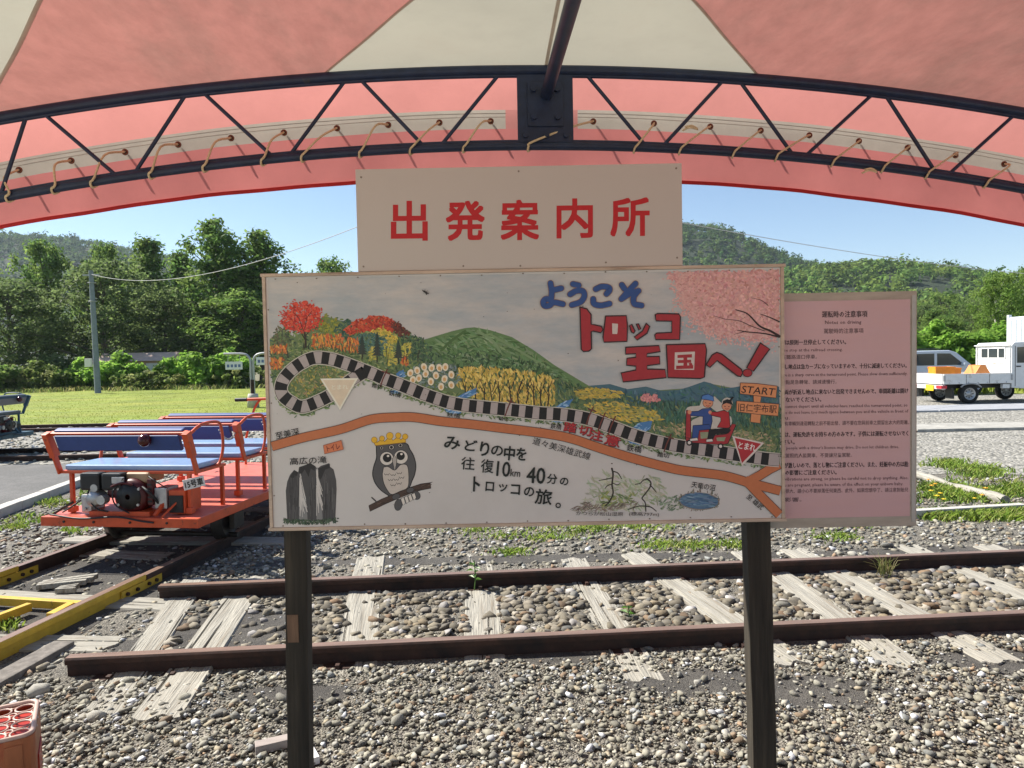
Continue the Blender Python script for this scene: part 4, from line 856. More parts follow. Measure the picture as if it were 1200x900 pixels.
# =================================================================== RAILWAY TRACKS
def rail_prof(h=.14): return [(-.0625, 0), (.0625, 0), (.0625, .010), (.012, .024), (.008, .032), (.008, h-.042), (.030, h-.034), (.0325, h-.008), (.027, h), (-.027, h), (-.0325, h-.008), (-.030, h-.034), (-.008, h-.042), (-.008, .032), (-.012, .024), (-.0625, .010)]
def rail(parent, x0, x1, y, z=-.042, m=None, name='rail'):
    o = MB().prism([(y+a, z+b) for a, b in rail_prof()], x0, x1, 'x').build(name, m or M['rust'], parent)
    MB().box(((x0+x1)/2, y, z+.1406), (x1-x0, .05, .0018)).build('running_surface', M['railtop'], o)
    return o
def sleeper_mesh(L=2.1, wd=.2, th=.12, sd=0, cracks=3):
    """weathered timber: uneven top, split and frayed ends, open cracks along the grain"""
    r = random.Random(sd); m = MB(); nx, ny = 14, 32; V = []; F = []
    crk = [(r.randrange(2, ny-1), r.uniform(-.1, .7), r.uniform(.12, .42)) for _ in range(cracks)]
    e0 = [.018*(1+math.sin(j*.31+sd*2))+r.uniform(0, .006) for j in range(ny+1)]; e1 = [.018*(1+math.sin(j*.27+sd))+r.uniform(0, .006) for j in range(ny+1)]
    for i in range(nx+1):
        for j in range(ny+1):
            t = i/nx; y = -L/2+e0[j]+(L-e0[j]-e1[j])*t
            x = -wd/2+wd*j/ny+r.uniform(-.0006, .0006)+.006*math.sin(t*5+sd)
            z = r.uniform(-.0016, .0012)+.004*math.sin(t*7+j*.35+sd)*.5-(.012 if j in (0, ny) else 0)
            for cj, t0, tl in crk:
                if j == cj and t0 < t < t0+tl: z -= r.uniform(.012, .035)
            V.append((x, y, z))
    k = ny+1
    for i in range(nx):
        for j in range(ny): F.append((i*k+j, i*k+j+1, (i+1)*k+j+1, (i+1)*k+j))
    m.add(V, F)
    bd = [i*k for i in range(nx+1)]+[nx*k+j for j in range(1, k)]+[i*k+ny for i in range(nx-1, -1, -1)]+[j for j in range(ny-1, 0, -1)]
    n = len(V); V2 = [V[i] for i in bd]; W = [(x*1.02, y, z-th) for x, y, z in V2]; q = len(bd)
    m.add(V2+W, [(i, (i+1) % q, q+(i+1) % q, q+i) for i in range(q)])
    return m
SL = [sleeper_mesh(sd=i, cracks=2+i % 4).build('sleeper', M['sleeper']).data for i in range(6)]
for o in [o for o in C.objects if o.name.startswith('sleeper') and o.parent is None]: bpy.data.objects.remove(o)
def sleeper(parent, x, y, z, ang=0, sx=1.0, sy=1.0, tilt=0, tl=0):
    o = bpy.data.objects.new('sleeper', SL[random.randrange(6)]); C.objects.link(o); o.parent = parent
    o.location = (x, y, z); o.rotation_euler = (tilt, tl, R(ang)); o.scale = (sx, sy, 1); return o
A1 = R(4.03); T1 = np.array([0, 3.51*1.04+.56, 0])
def t1(wx, wy):                                   # world -> track 1 coordinates
    d = np.array([wx, wy])-T1[:2]; return d[0]*math.cos(A1)+d[1]*math.sin(A1), -d[0]*math.sin(A1)+d[1]*math.cos(A1)
tr1 = empty('railway_track', tuple(T1), A1, 'rusty track with pale sleepers crossing in front behind the board posts', 'railway track', None)
rail(tr1, t1(*atz(75, 772, .1)[:2])[0], 14, -.56); rail(tr1, t1(*atz(182, 689, .1)[:2])[0], 14, .56)
slp1 = []
for px_near, px_far, wdt, dz, sx in (((120, 835), (225, 690), 0, .008, .9), ((205, 812), (283, 700), 0, .010, 1.1), ((415, 745), (428, 664), 0, .004, 1.1), ((566, 735), (560, 664), 0, .0, 1.1), ((718, 735), (692, 690), 0, .002, 1.0), ((845, 725), (785, 683), 0, .012, 1.0), ((985, 728), (925, 685), 0, .012, 1.05), ((1072, 722), (985, 676), 0, .010, 1.0), ((1228, 712), (1130, 670), 0, .008, 1.0)):
    a, b = atz(*px_near), atz(*px_far); (xa, ya), (xb, yb) = t1(*a[:2]), t1(*b[:2])
    k = (xb-xa)/(yb-ya); x0 = xa-k*ya
    slp1.append((x0, math.degrees(math.atan(-k)), dz, sx))
for i in range(14): slp1.append((slp1[8][0]+.62*(i+1), random.uniform(-3, 3), .004, 1))
for i_, (x0, ang, dz, sx) in enumerate(slp1): sleeper(tr1, x0, (-.05, -.05, .34, .36, .10, .16, .08, .08, .1)[i_] if i_ < 9 else 0, .003+dz, max(-9, min(9, ang)), sx, 1.0, random.uniform(-.006, .006))
# track 2 carries the orange trolley
ra, rb = atz(0, 752, .1), atz(300, 612, .1)
A2 = math.atan2(rb[1]-ra[1], rb[0]-ra[0]); d2 = np.array([math.cos(A2), math.sin(A2)]); n2 = np.array([-d2[1], d2[0]])
T2 = ra[:2]+d2*1.5+n2*.55
tr2 = empty('railway_track', (T2[0], T2[1], 0), A2, 'dark track under the orange trolley, its near rails painted yellow', 'railway track')
def t2(wx, wy): d = np.array([wx, wy])-T2; return d @ d2, d @ n2
xr_, xl_ = t2(*atz(165, 674, .1)[:2])[0], t2(*atz(17, 664, .1)[:2])[0]
rail(tr2, xr_+.012, 13, -.545); rail(tr2, xl_+.012, 13, .545)
yr = rail(tr2, xr_-2.6, xr_, -.545, -.036, M['yellow'], 'yellow_rail'); yl_ = rail(tr2, xl_-2.4, xl_, .545, -.036, M['yellow'], 'yellow_rail')
yl_['label'] = 'yellow painted rail end'; yr['label'] = 'yellow painted rail end'
for y, x in ((-.545, xr_), (.545, xl_)):
    for s in (-1, 1): MB().box((x-.02, y+s*.014, .03), (.42, .010, .06)).build('fishplate', M['yellow'] if s < 0 else M['rust'], tr2, bevel=.002)
    for k in (-.16, -.06, .06, .14): MB().cyl((x-.02+k, y-.014, .03), (x-.02+k, y-.034, .03), .013, n=6).build('bolt', M['rust'], tr2)
c1 = t2(*atz(90, 708, .06)[:2]); c2_ = t2(*atz(41, 708, .06)[:2]); c3_ = t2(*atz(0, 726, .06)[:2]); c4 = t2(*atz(0, 702, .06)[:2])
MB().bar((c1[0], -.51, .05), (c1[0]+(c4[0]-c1[0])*1.6, .5, .05), .045, .05).build('cross_brace', M['yellow'], tr2, bevel=.003)
MB().bar((c2_[0]-.02, c2_[1]+.02, .05), (c3_[0]-.35, c3_[1]+.1, .05), .04, .05).build('cross_brace', M['yellow'], tr2, bevel=.003)
q5 = t2(*atz(62, 722, .05)[:2]); MB().bar((c1[0]-.01, q5[1]+.02, .05), (q5[0]-.02, q5[1], .05), .05, .05).build('cross_brace', M['yellow'], tr2, bevel=.003)
for x, a, dz, sy in ((-1.3, 2, .0, 1), (-.6, -2, 0, .95), (.45, -5, .0, .45), (.86, 2, .014, 1.0), (1.5, -2, .008, 1), (2.15, 1, .006, 1), (2.8, 0, .005, 1), (3.5, 2, .005, 1), (4.2, 0, .004, 1), (5, 0, .004, 1), (5.8, 0, .004, 1)):
    sleeper(tr2, x, .25 if sy < .5 else 0, .012+dz, 90*0+a+0, 1.05, sy).rotation_euler = (0, 0, R(a))
tm = empty('loose_timber', (*atz(-14, 808)[:2], 0), 0, 'long grey timber lying on the gravel beside the yellow rail', 'timber')
e = atz(76, 758)-atz(-14, 808)
MB().bar((0, 0, .008), (e[0], e[1], .010), .12, .05).build('beam', M['timber'], tm, bevel=.006)
for (pa, pb, wd) in (((40, 688), (110, 681), .12), ((66, 693), (92, 692), .07)):
    a, b = atz(*pa, .02), atz(*pb, .02); t_ = empty('broken_plank', (a[0], a[1], 0), 0, 'split bleached plank lying between the rails behind the yellow brace' if wd > .1 else 'short splinter of bleached wood beside the split plank', 'plank')
    m = MB(); d = b-a; n_ = np.array([-d[1], d[0], 0])/np.linalg.norm(d)
    for k in range(3):
        o = n_*(k-1)*wd*.34; s0, s1 = random.uniform(0, .12), random.uniform(.86, 1.05)
        m.bar(o+d*s0+np.array([0, 0, .03]), o+d*s1+np.array([0, 0, .032+.006*k]), wd*.32, .035)
    m.build('board', M['sleeper'], t_, bevel=.004)
# track 3 and 4 run across behind
tr3 = empty('railway_track', (-10, 12.0, 0), R(2.5), 'track with the teal trolley crossing behind the asphalt path', 'railway track')
rail(tr3, -26, 13.6, -.545); rail(tr3, -26, 13.6, .545)
for i in range(44): sleeper(tr3, -17+i*.7, 0, .014, random.uniform(-2, 2))
tr4 = empty('railway_track', (-10, 17.2, 0), R(1.2), 'farthest track running along the near edge of the lawn', 'railway track')
rail(tr4, -30, 13.5, -.545); rail(tr4, -30, 13.5, .545)
for i in range(36): sleeper(tr4, -16+i*.8, 0, .014, random.uniform(-2, 2))
# concrete strips across the lot
def strip(name, y0, y1, x0, x1, z, m, label, nseg):
    t_ = empty(name, (x0, (y0+y1)/2, 0), R(1.2), label, 'paving')
    for i in range(nseg):
        L = (x1-x0)/nseg; MB().box((L*(i+.5), 0, z/2), (L-.02, y1-y0, z)).build('slab', m, t_, bevel=.01)
strip('concrete_strip', 13.15, 14.15, 4.6, 34, .06, M['oldconc'], 'pale concrete strip across the gravel lot', 10)
strip('paved_strip', 17.3, 18.9, 4.6, 34, .05, M['slab'], 'grey-blue paved strip in front of the pickup', 10)

# =================================================================== STONES
def ico(sub):
    bm = bmesh.new(); bmesh.ops.create_icosphere(bm, subdivisions=sub, radius=1); V = np.array([v.co[:] for v in bm.verts]); F = np.array([[v.index for v in f.verts] for f in bm.faces]); bm.free(); return V, F
IC1, IC2 = ico(1), ico(2)
def hulls(n, npts, flat):
    """angular broken stones: convex hulls of a few points on a squashed ball"""
    out = []
    for i in range(n):
        k = int(rng.integers(npts[0], npts[1]+1)); P = rng.normal(size=(k, 3)); P /= np.linalg.norm(P, axis=1)[:, None]; P *= rng.uniform(.82, 1.08, (k, 1))
        P *= np.array([1.08, rng.uniform(.62, .95), rng.uniform(*flat)])
        bm = bmesh.new(); vs_ = [bm.verts.new(p) for p in P]; r = bmesh.ops.convex_hull(bm, input=vs_)
        bmesh.ops.delete(bm, geom=[v for v in r['geom_interior'] if isinstance(v, bmesh.types.BMVert)], context='VERTS'); bmesh.ops.triangulate(bm, faces=bm.faces); bm.verts.index_update()
        out.append((np.array([v.co[:] for v in bm.verts]), np.array([[v.index for v in f.verts] for f in bm.faces]))); bm.free()
    return out
V1 = hulls(30, (9, 12), (.42, .72)); V2 = hulls(24, (16, 24), (.36, .6))
PAL = np.array([(.29, .28, .235), (.235, .225, .19), (.35, .335, .275), (.19, .187, .170), (.40, .385, .335), (.33, .29, .215), (.27, .205, .145), (.50, .49, .45), (.27, .285, .285), (.145, .14, .125), (.33, .235, .16), (.56, .58, .62)])
PALW = np.array([.17, .14, .15, .10, .10, .08, .05, .05, .05, .04, .02, .05])
def lump(X, Y): return np.where(abs(-(X-T1[0])*math.sin(A1)+(Y-T1[1])*math.cos(A1)) > .75, .010, .004)*np.clip(.5+.5*np.sin(X*5.1+Y*3)*np.sin(Y*7.3-X*2)+.35*np.sin(X*17+Y*11), 0, 1.4)
def scatter(name, X, Y, Sz, hi, z0, parent=None, bury=.10):
    N = len(X); var = V2 if hi else V1; idx = rng.integers(0, len(var), N); a = rng.uniform(0, 6.283, N); tl = rng.normal(0, .38, N)
    zz = z0+Sz*bury+lump(X, Y)*(.35+rng.random(N)*.65); AV = []; AF = []; AI = []; off = 0
    for vi, (P0, F0) in enumerate(var):
        I = np.where(idx == vi)[0]; m = len(I)
        if not m: continue
        P = P0[None]*Sz[I][:, None, None]; x, y, z = P[..., 0], P[..., 1], P[..., 2]; ct, st, ca, sa = [q[I][:, None] for q in (np.cos(tl), np.sin(tl), np.cos(a), np.sin(a))]
        y, z = y*ct-z*st, y*st+z*ct
        AV.append(np.stack([x*ca-y*sa+X[I][:, None], x*sa+y*ca+Y[I][:, None], z+zz[I][:, None]], -1).reshape(-1, 3))
        AF.append((F0[None]+(off+np.arange(m)*len(P0))[:, None, None]).reshape(-1, 3)); AI.append(np.repeat(I, len(F0))); off += m*len(P0)
    cols = PAL[rng.choice(len(PAL), N, p=PALW)]*rng.uniform(.52, 1.0, (N, 1))*np.array([1.0, .985, .95])
    if name == 'track_ballast': cols = cols*np.array([.70, .65, .60])
    o = np_mesh(name, np.concatenate(AV), np.concatenate(AF), M['stone'], cols[np.concatenate(AI)], parent)
    return o
nrm = lambda v: v
def d_rail(X, Y):
    D = np.full(len(X), 9.0)
    c, s = math.cos(A1), math.sin(A1); lx = (X-T1[0])*c+(Y-T1[1])*s; ly = -(X-T1[0])*s+(Y-T1[1])*c
    for o in (-.56, .56): D = np.where(lx > -2.3, np.minimum(D, abs(ly-o)), D)
    u = (X-T2[0])*d2[0]+(Y-T2[1])*d2[1]; v = (X-T2[0])*n2[0]+(Y-T2[1])*n2[1]
    for o in (-.545, .545): D = np.minimum(D, abs(v-o))
    return D
def spikes(tr, xs_, off):
    for x in xs_:
        for o in (-off, off):
            for sd_ in (-1, 1): MB().box((x+random.uniform(-.03, .03), o+sd_*.072, .012), (.022, .030, .022)).build('rail_spike', M['rust'], tr, bevel=.003)
            MB().box((x, o, .0005), (.16, .17, .008)).build('tie_plate', M['rust'], tr)
spikes(tr1, [a[0] for a in slp1[:12]], .56)
def on_sleeper(X, Y):
    c, s = math.cos(A1), math.sin(A1); lx = (X-T1[0])*c+(Y-T1[1])*s; ly = -(X-T1[0])*s+(Y-T1[1])*c; r = np.zeros(len(X), bool)
    for x0, ang, dz, sx in slp1: r |= (abs(lx-x0+math.tan(R(max(-9, min(9, ang))))*ly) < .088*sx) & (abs(ly) < 1.0)
    return r
GP = [(*atz(820, 800)[:2], .42, .14), (*atz(950, 810)[:2], .35, .16), (*atz(1180, 775)[:2], .4, .14), (*atz(650, 772)[:2], .25, .08), (*atz(340, 815)[:2], .30, .10), (*atz(270, 740)[:2], .5, .4), (*atz(200, 760)[:2], .35, .3), (*atz(90, 700)[:2], .6, .6), (-2.9, 6, .6, 2.5), (*atz(640, 655)[:2], 2.6, .10), (*atz(1120, 645)[:2], 1.0, .10)]
def grit_mask(X, Y):                              # fraction of stones kept: bare dark grit in patches
    K = np.ones(len(X))
    for gx, gy, rx, ry in GP:
        d = ((X-gx)/rx)**2+((Y-gy)/ry)**2; K = np.minimum(K, np.clip((d-.3)*1.1, .16, 1))
    return K
def field(n, x0, x1, y0, y1, s0, s1, keep_sl=.1, rail_gap=.07, pw=2.0, cond=None):
    X = rng.uniform(x0, x1, n); Y = rng.uniform(y0, y1, n); Sz = s0+(s1-s0)*rng.random(n)**pw
    k = (rng.random(n) < grit_mask(X, Y)) & (d_rail(X, Y) > rail_gap+Sz*.7) & (~on_sleeper(X, Y) | (rng.random(n) < keep_sl))
    if cond is not None: k &= cond(X, Y)
    return X[k], Y[k], Sz[k]
def trk(X, Y): return -(X-T1[0])*math.sin(A1)+(Y-T1[1])*math.cos(A1)
for gi, (gx, gy, rx, ry) in enumerate(GP):
    P = [(gx+rx*1.05*math.cos(a)*random.uniform(.8, 1.15), gy+ry*1.05*math.sin(a)*random.uniform(.8, 1.15)) for a in np.linspace(0, 6.283, 36, False)]
    sheet('grit_patch', P, .0008+gi*.00015, M['darkgrit'])
gravel = []
f1 = field(24000, -2.7, 3.0, 1.8, 3.8, .0055, .0120, .5, cond=lambda X, Y: trk(X, Y) < -.6)
gravel.append(scatter('fine_gravel', *f1, False, .002))
f2 = field(15000, -2.7, 3.0, 1.8, 3.8, .0090, .0290, .4, cond=lambda X, Y: trk(X, Y) < -.62, pw=2.4)
gravel.append(scatter('pebbles', *f2, False, .006))
f3 = field(8200, -2.1, 4.6, 3.4, 5.3, .018, .050, .03, cond=lambda X, Y: (abs(trk(X, Y)) < .5), pw=1.4)
gravel.append(scatter('track_ballast', *f3, True, .0))
f3b = field(7000, -2.1, 4.6, 3.4, 5.2, .008, .016, .06, cond=lambda X, Y: (abs(trk(X, Y)) < .5))
gravel.append(scatter('fine_gravel', *f3b, False, .0))
f4 = field(17000, -3.2, 8.5, 4.7, 8.4, .014, .036, .05, cond=lambda X, Y: trk(X, Y) > .66, pw=1.5)
gravel.append(scatter('far_gravel', *f4, False, .0))
f5 = field(4200, -5.2, -3.55, 4.5, 11.5, .014, .04, 1, pw=1.4, cond=lambda X, Y: (X-KA[0])*kd[1]-(Y-KA[1])*kd[0] > .1)
gravel.append(scatter('far_gravel', *f5, False, .0))
f6 = field(5200, -3.5, -1.6, 2.2, 7.5, .010, .030, .2, pw=2)
gravel.append(scatter('far_gravel', *f6, False, .0))
X = rng.uniform(-16, -3, 3600); Y = rng.uniform(11.2, 18, 3600); gravel.append(scatter('far_gravel', X, Y, rng.uniform(.025, .06, 3600), False, .006))
for o, l in zip(gravel, ('fine grey gravel covering the ground before the near rail', 'rounded pebbles strewn over the foreground gravel', 'river stones filling the track between the near rails', 'small grit between the stones of the near track', 'grey stones beyond the near track towards the lot', 'pale stones between the kerb and the trolley track', 'sparse stones on the dark ground round the trolley track', 'pale ballast around the far tracks')):
    tag(o, l, 'gravel', kind='stuff')
# single cobbles that stand out
cob = empty('cobbles', (0, 0, 0)); tag(cob, kind='stuff', label='larger loose cobbles lying singly on the gravel', cat='stones')
CB = []
for i in range(6):
    V, F = hulls(1, (26, 34), (.45, .65))[0]; o = np_mesh('cobble', V, F, M['stone'], np.tile(PAL[i % len(PAL)]*.8, (len(F), 1)), None); CB.append(o.data); bpy.data.objects.remove(o)
big = [(465, 845, .040), (355, 800, .02), (565, 838, .022), (612, 797, .03), (45, 811, .055), (50, 782, .035), (1010, 800, .024), (930, 812, .022), (958, 800, .025), (760, 760, .025), (842, 755, .022), (862, 756, .022), (705, 806, .028), (755, 818, .026), (675, 850, .02), (692, 876, .022), (1075, 838, .02), (640, 860, .018), (500, 883, .022), (538, 884, .020), (218, 818, .036), (258, 835, .03), (112, 840, .042), (100, 805, .04), (150, 798, .03), (168, 800, .028), (190, 795, .024), (445, 848, .022), (835, 690, .03), (768, 715, .045), (785, 718, .035), (918, 710, .05), (640, 795, .02), (585, 775, .026), (965, 755, .028), (250, 755, .014), (98, 818, .03), (330, 818, .036), (345, 858, .032), (1040, 640, .05), (1000, 650, .04)]
for i, (px, py, s) in enumerate(big):
    q = atz(px, py, .01); o = bpy.data.objects.new('cobble', CB[i % 6]); C.objects.link(o); o.parent = cob
    o.location = (q[0], q[1], s*.32); o.scale = (s, s, s*1.1); o.rotation_euler = (random.uniform(-.2, .2), random.uniform(-.2, .2), random.uniform(0, 6.28))

# =================================================================== TROLLEYS
def trolley(loc, rz, paint, deck, cush, label, plate, nb=3):
    t = empty('trolley', loc, rz, label, 'trolley')
    W, L, PZ = 1.30, 2.75, .298; H = W/2
    plat = MB().box((0, L/2, PZ-.012), (W-.01, L-.01, .024)).build('platform', deck, t, bevel=.003)
    fr = MB()
    for y in (0, L): fr.box((0, y, PZ-.036), (W, .045, .072))
    for x in (-H+.025, H-.025): fr.box((x, L/2, PZ-.0365), (.045, L-.047, .070))
    fr.build('frame', paint, plat, bevel=.006)
    for yw in (.62, 2.1):
        MB().cyl((-.6, yw, .02), (.6, yw, .02), .022, n=12).build('axle', M['steel'], t)
        for s in (-1, 1):
            x = s*.5; wh = MB().lathe([(.02, .035), (.06, .04), (.075, .02), (.118, .02), (.13, .035), (.14, -.025), (.165, -.03), (.165, -.048), (.13, -.05), (.11, -.03), (.07, -.02), (.02, -.03)] if s > 0 else [(.02, -.035), (.06, -.04), (.075, -.02), (.118, -.02), (.13, -.035), (.14, .025), (.165, .03), (.165, .048), (.13, .05), (.11, .03), (.07, .02), (.02, .03)], (x, yw, .138), 'x', 28).build('wheel', M['steel'], t)
            MB().box((s*.59, yw, .15), (.05, .16, .13)).build('axle_box', M['steel'], t, bevel=.01)
    # benches
    SZ, BT = PZ+.345, PZ+.640
    for b in range(nb):
        y0 = .06+b*.70; bn = empty('bench', (0, y0, 0)); bn.parent = t; bw = .555
        MB().box((0, .25, SZ+.012), (2*bw-.03, .40, .045)).build('seat', cush, bn, bevel=.018, seg=3)
        MB().box((0, .25, SZ-.022), (2*bw+.03, .42, .022)).build('seat_frame', paint, bn, bevel=.003)
        for s in (-1, 1):
            for yy in (.07, .42): MB().box((s*(bw-.06 if yy < .1 else bw), yy, (PZ+SZ-.033)/2), (.028, .028, SZ-.033-PZ)).build('leg', paint, bn, bevel=.003)
            MB().box((s*(bw-.06), .07, PZ+.03), (.055, .055, .045)).build('leg_foot', paint, bn, bevel=.006)
            up = MB(); a = Vector((s*(bw+.02), .05, SZ-.03)); c_ = Vector((s*(bw+.02), -.075, BT))
            mid_ = a.lerp(c_, .42); up.bar(a, mid_, .018, .045, (0, 1, 0)); up.bar(mid_-Vector((s*.004, 0, 0)), c_, .045, .06, (0, 1, 0)); up.build('back_upright', paint, bn, bevel=.003)
            # arm loop from the top of the back to the seat front
            pts = smooth_path([(s*(bw+.02), -.06, BT-.03), (s*(bw+.03), .10, BT+.04), (s*(bw+.035), .30, BT+.045), (s*(bw+.035), .37, BT), (s*(bw+.03), .40, SZ+.14), (s*(bw+.02), .37, SZ+.02), (s*(bw), .33, SZ-.02)], 5)
            if s > 0 or b == 0: MB().tube(pts if s > 0 else [(s*(bw-.02), .43, SZ-.01), (s*(bw-.02), .45, SZ+.08), (s*(bw-.02), .49, SZ+.15)], .0122, 8).build('arm_rail', paint, bn)
        a, c_ = Vector((0, -.012, SZ+.145)), Vector((0, -.07, BT-.004)); d = (c_-a); ang = math.atan2(-d.y, d.z)
        rt = Matrix.Rotation(ang, 3, 'X'); md = (a+c_)/2
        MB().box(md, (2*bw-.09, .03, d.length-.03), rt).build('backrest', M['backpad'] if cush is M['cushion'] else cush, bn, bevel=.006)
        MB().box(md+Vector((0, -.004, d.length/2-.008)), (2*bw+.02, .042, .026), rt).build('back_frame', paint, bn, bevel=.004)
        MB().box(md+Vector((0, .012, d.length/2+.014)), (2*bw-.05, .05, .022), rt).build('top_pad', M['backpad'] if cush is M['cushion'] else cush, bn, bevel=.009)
    # chain across between the arm loops
    for b in range(nb-1):
        y0 = .06+b*.70; ch = MB()
        for k in range(15):
            u = k/14; p = Vector((.57, y0+.38+u*.30, BT-.03-.10*4*u*(1-u)+.02*u)); q = Vector((0, .012, 0))
            ch.tube([p-q+Vector((0, 0, .004)), p+q+Vector((0, 0, .004)), p+q-Vector((0, 0, .004)), p-q-Vector((0, 0, .004))], .0032, 5, close=True)
        tag(ch.build('safety_chain', M['galv'], t), kind='stuff')
    # front hand bar
    yb = L-.12
    hb = MB().tube(smooth_path([(-.50, yb, BT+.09), (0, yb, BT+.10), (.5, yb, BT+.09)], 4), .016, 8); hb.build('hand_bar', paint, t)
    MB().cyl((-.52, yb, BT+.09), (-.38, yb, BT+.092), .021, n=10).build('grip', M['black'], t)
    for s in (-1, 1): MB().tube(smooth_path([(s*.22, yb, BT+.095), (s*.30, yb, BT-.02), (s*.42, yb, SZ-.1), (s*.42, yb, PZ)], 5), .014, 8).build('bar_post', paint, t)
    # engine under the rear seat
    en = empty('engine', (-.02, .15, PZ)); en.parent = t
    MB().box((.0, .02, .02), (.50, .30, .035)).build('base_plate', paint, en)
    MB().lathe([(.03, -.10), (.12, -.10), (.135, -.06), (.135, .05), (.10, .09), (.03, .10)], (.08, -.02, .15), 'y', 20).build('fan_housing', M['engred'], en)
    MB().lathe([(.02, -.118), (.095, -.115), (.10, -.10)], (.08, -.02, .15), 'y', 16).build('recoil_cover', M['black'], en)
    MB().box((-.02, .02, .20), (.20, .24, .13)).build('cylinder_block', M['engred'], en, bevel=.02)
    for k in range(6): MB().box((-.10, .02, .13+k*.018), (.14, .16, .007)).build('cooling_fin', M['alloy'], en)
    MB().box((-.24, -.03, .262), (.165, .20, .135)).build('air_cleaner', M['black'], en, bevel=.018)
    MB().box((-.06, -.03, .262), (.165, .20, .13)).build('muffler_cover', M['black'], en, bevel=.018)
    MB().box((.115, .03, .285), (.20, .20, .085)).build('fuel_tank', M['beige'], en, bevel=.028, seg=3)
    MB().cyl((.14, .03, .325), (.14, .03, .345), .026, n=14).build('fuel_cap', M['black'], en)
    MB().lathe([(.0, -.10), (.05, -.10), (.062, -.07), (.062, .0)], (-.21, -.05, .13), 'y', 18).build('clutch_cover', M['alloy'], en)
    MB().box((-.30, -.02, .085), (.09, .16, .15)).build('gear_case', M['alloy'], en, bevel=.02)
    MB().cyl((-.12, -.11, .13), (-.12, -.17, .13), .035, n=14).build('carburettor', M['alloy'], en)
    MB().tube(smooth_path([(.18, -.1, .22), (.25, -.12, .18), (.29, -.06, .08), (.24, .02, .05)], 5), .011, 7).build('hose', M['black'], en)
    MB().box((.31, .0, .13), (.10, .16, .16)).build('battery_box', M['alloy'], en, bevel=.008)
    MB().box((.43, .05, .10), (.13, .22, .18)).build('belt_guard', paint, en, bevel=.006)
    MB().box((.43, -.065, .085), (.11, .012, .13)).build('guard_vent', M['black'], en)
    MB().bar((-.50, .2, .27), (-.28, .2, .27), .02, .11).build('side_plate', paint, en)
    MB().bar((.36, -.15, .0), (.47, -.02, .15), .012, .012).build('stay', paint, en); MB().bar((.30, -.14, .01), (.33, -.06, .10), .03, .02).build('pedal', paint, en)
    MB().bar((-.62, -.13, .02), (-.47, -.1, .11), .016, .016).build('coupling_pin', M['steel'], t).location = (0, .2, PZ-.02)
    # cables, bolts and small fittings
    for pts, r_, mm in (([(.02, -.1, .24), (-.02, -.16, .2), (.0, -.17, .1), (.1, -.15, .03)], .006, 'black'), ([(-.2, -.08, .24), (-.26, -.12, .18), (-.18, -.15, .07), (-.08, -.12, .03)], .007, 'black'), ([(.2, -.06, .3), (.28, -.1, .27), (.36, -.06, .2)], .005, 'black'), ([(-.34, -.08, .12), (-.42, -.12, .06), (-.5, -.1, .02)], .006, 'steel'), ([(.12, -.13, .24), (.05, -.16, .26), (-.05, -.14, .23)], .008, 'engred')):
        MB().tube(smooth_path(pts, 5), r_, 6).build('cable', M[mm], en)
    for x, z in ((.0, .09), (.16, .09), (.0, .21), (.17, .21), (-.30, .05), (-.30, .13), (-.24, .19)): MB().cyl((x, -.122 if x > -.1 else -.10, z), (x, -.136 if x > -.1 else -.115, z), .011, n=6).build('bolt', M['alloy'], en)
    MB().box((.235, -.07, .18), (.045, .05, .20)).build('silencer_guard', M['engred'], en, bevel=.008)
    for k in range(5): MB().box((.235, -.098, .11+k*.032), (.034, .006, .012)).build('vent_slot', M['black'], en)
    MB().cyl((-.2, -.1, .215), (-.2, -.135, .215), .03, n=14).build('filter_bowl', M['alloy'], en)
    MB().box((.0, -.128, .275), (.10, .012, .05)).build('control_plate', M['alloy'], en, bevel=.003); MB().bar((.03, -.13, .27), (.07, -.16, .30), .012, .006).build('throttle_lever', M['alloy'], en)
    for k in range(7): MB().box((-.15-.0*k, -.087, .235+k*.013), (.32, .006, .005)).build('cover_slot', M['steel'], en)
    for x in (-.45, -.2, .1, .4): MB().cyl((x, -.03, PZ-.035), (x, -.014, PZ-.035), .010, n=6).build('bolt', M['steel'], t)
    MB().tube(smooth_path([(-.56, -.03, PZ+.02), (-.3, -.045, PZ-.005), (0, -.04, PZ+.01), (.2, -.035, PZ-.02), (.3, -.035, PZ-.03)], 5), .007, 6).build('brake_cable', M['black'], t)
    # tail lamp on the back rest
    tl = MB().lathe([(.0, -.055), (.028, -.05), (.044, -.03), (.05, 0), (.04, .012)], (.26, -.035, BT-.055), 'y', 18).build('tail_lamp', mat('lamp_dark_red', (.05, .006, .009), rough=.15), t)
    if plate:
        np_ = MB().box((.56, .03, SZ-.125), (.012, .25, .11)).build('number_plate', M['white'], t, bevel=.002)
        V, F = text_mesh(plate); V = np.array(V); lo, hi = V.min(0), V.max(0); U = (V-(lo+hi)/2)/(hi-lo)
        m = MB()
        for k in range(5):
            dx, dz = ((0, 0), (.0022, 0), (-.0022, 0), (0, .0022), (0, -.0022))[k]
            m.add([(u[0]*.21+dx, -.0003*k, u[1]*.078+dz) for u in U], F, (.02, .02, .02))
        lo_ = m.build('lettering', M['ink'], np_)
        # plate turned towards the passengers boarding from behind
        np_.data.transform(Matrix.Translation((-.56, -.03, -(SZ-.125)))); np_.data.transform(Matrix.Rotation(R(-90), 4, 'Z'))
        np_.location = (.55, .10, SZ-.10); np_.rotation_euler = (0, R(-9), R(38)); np_.scale = (.60, 1, .72); lo_.location = (0, -.0075, 0)
    return t
u0 = t2(*atz(140, 606, .399)[:2])[0]; pz = T2+d2*u0-n2*.07
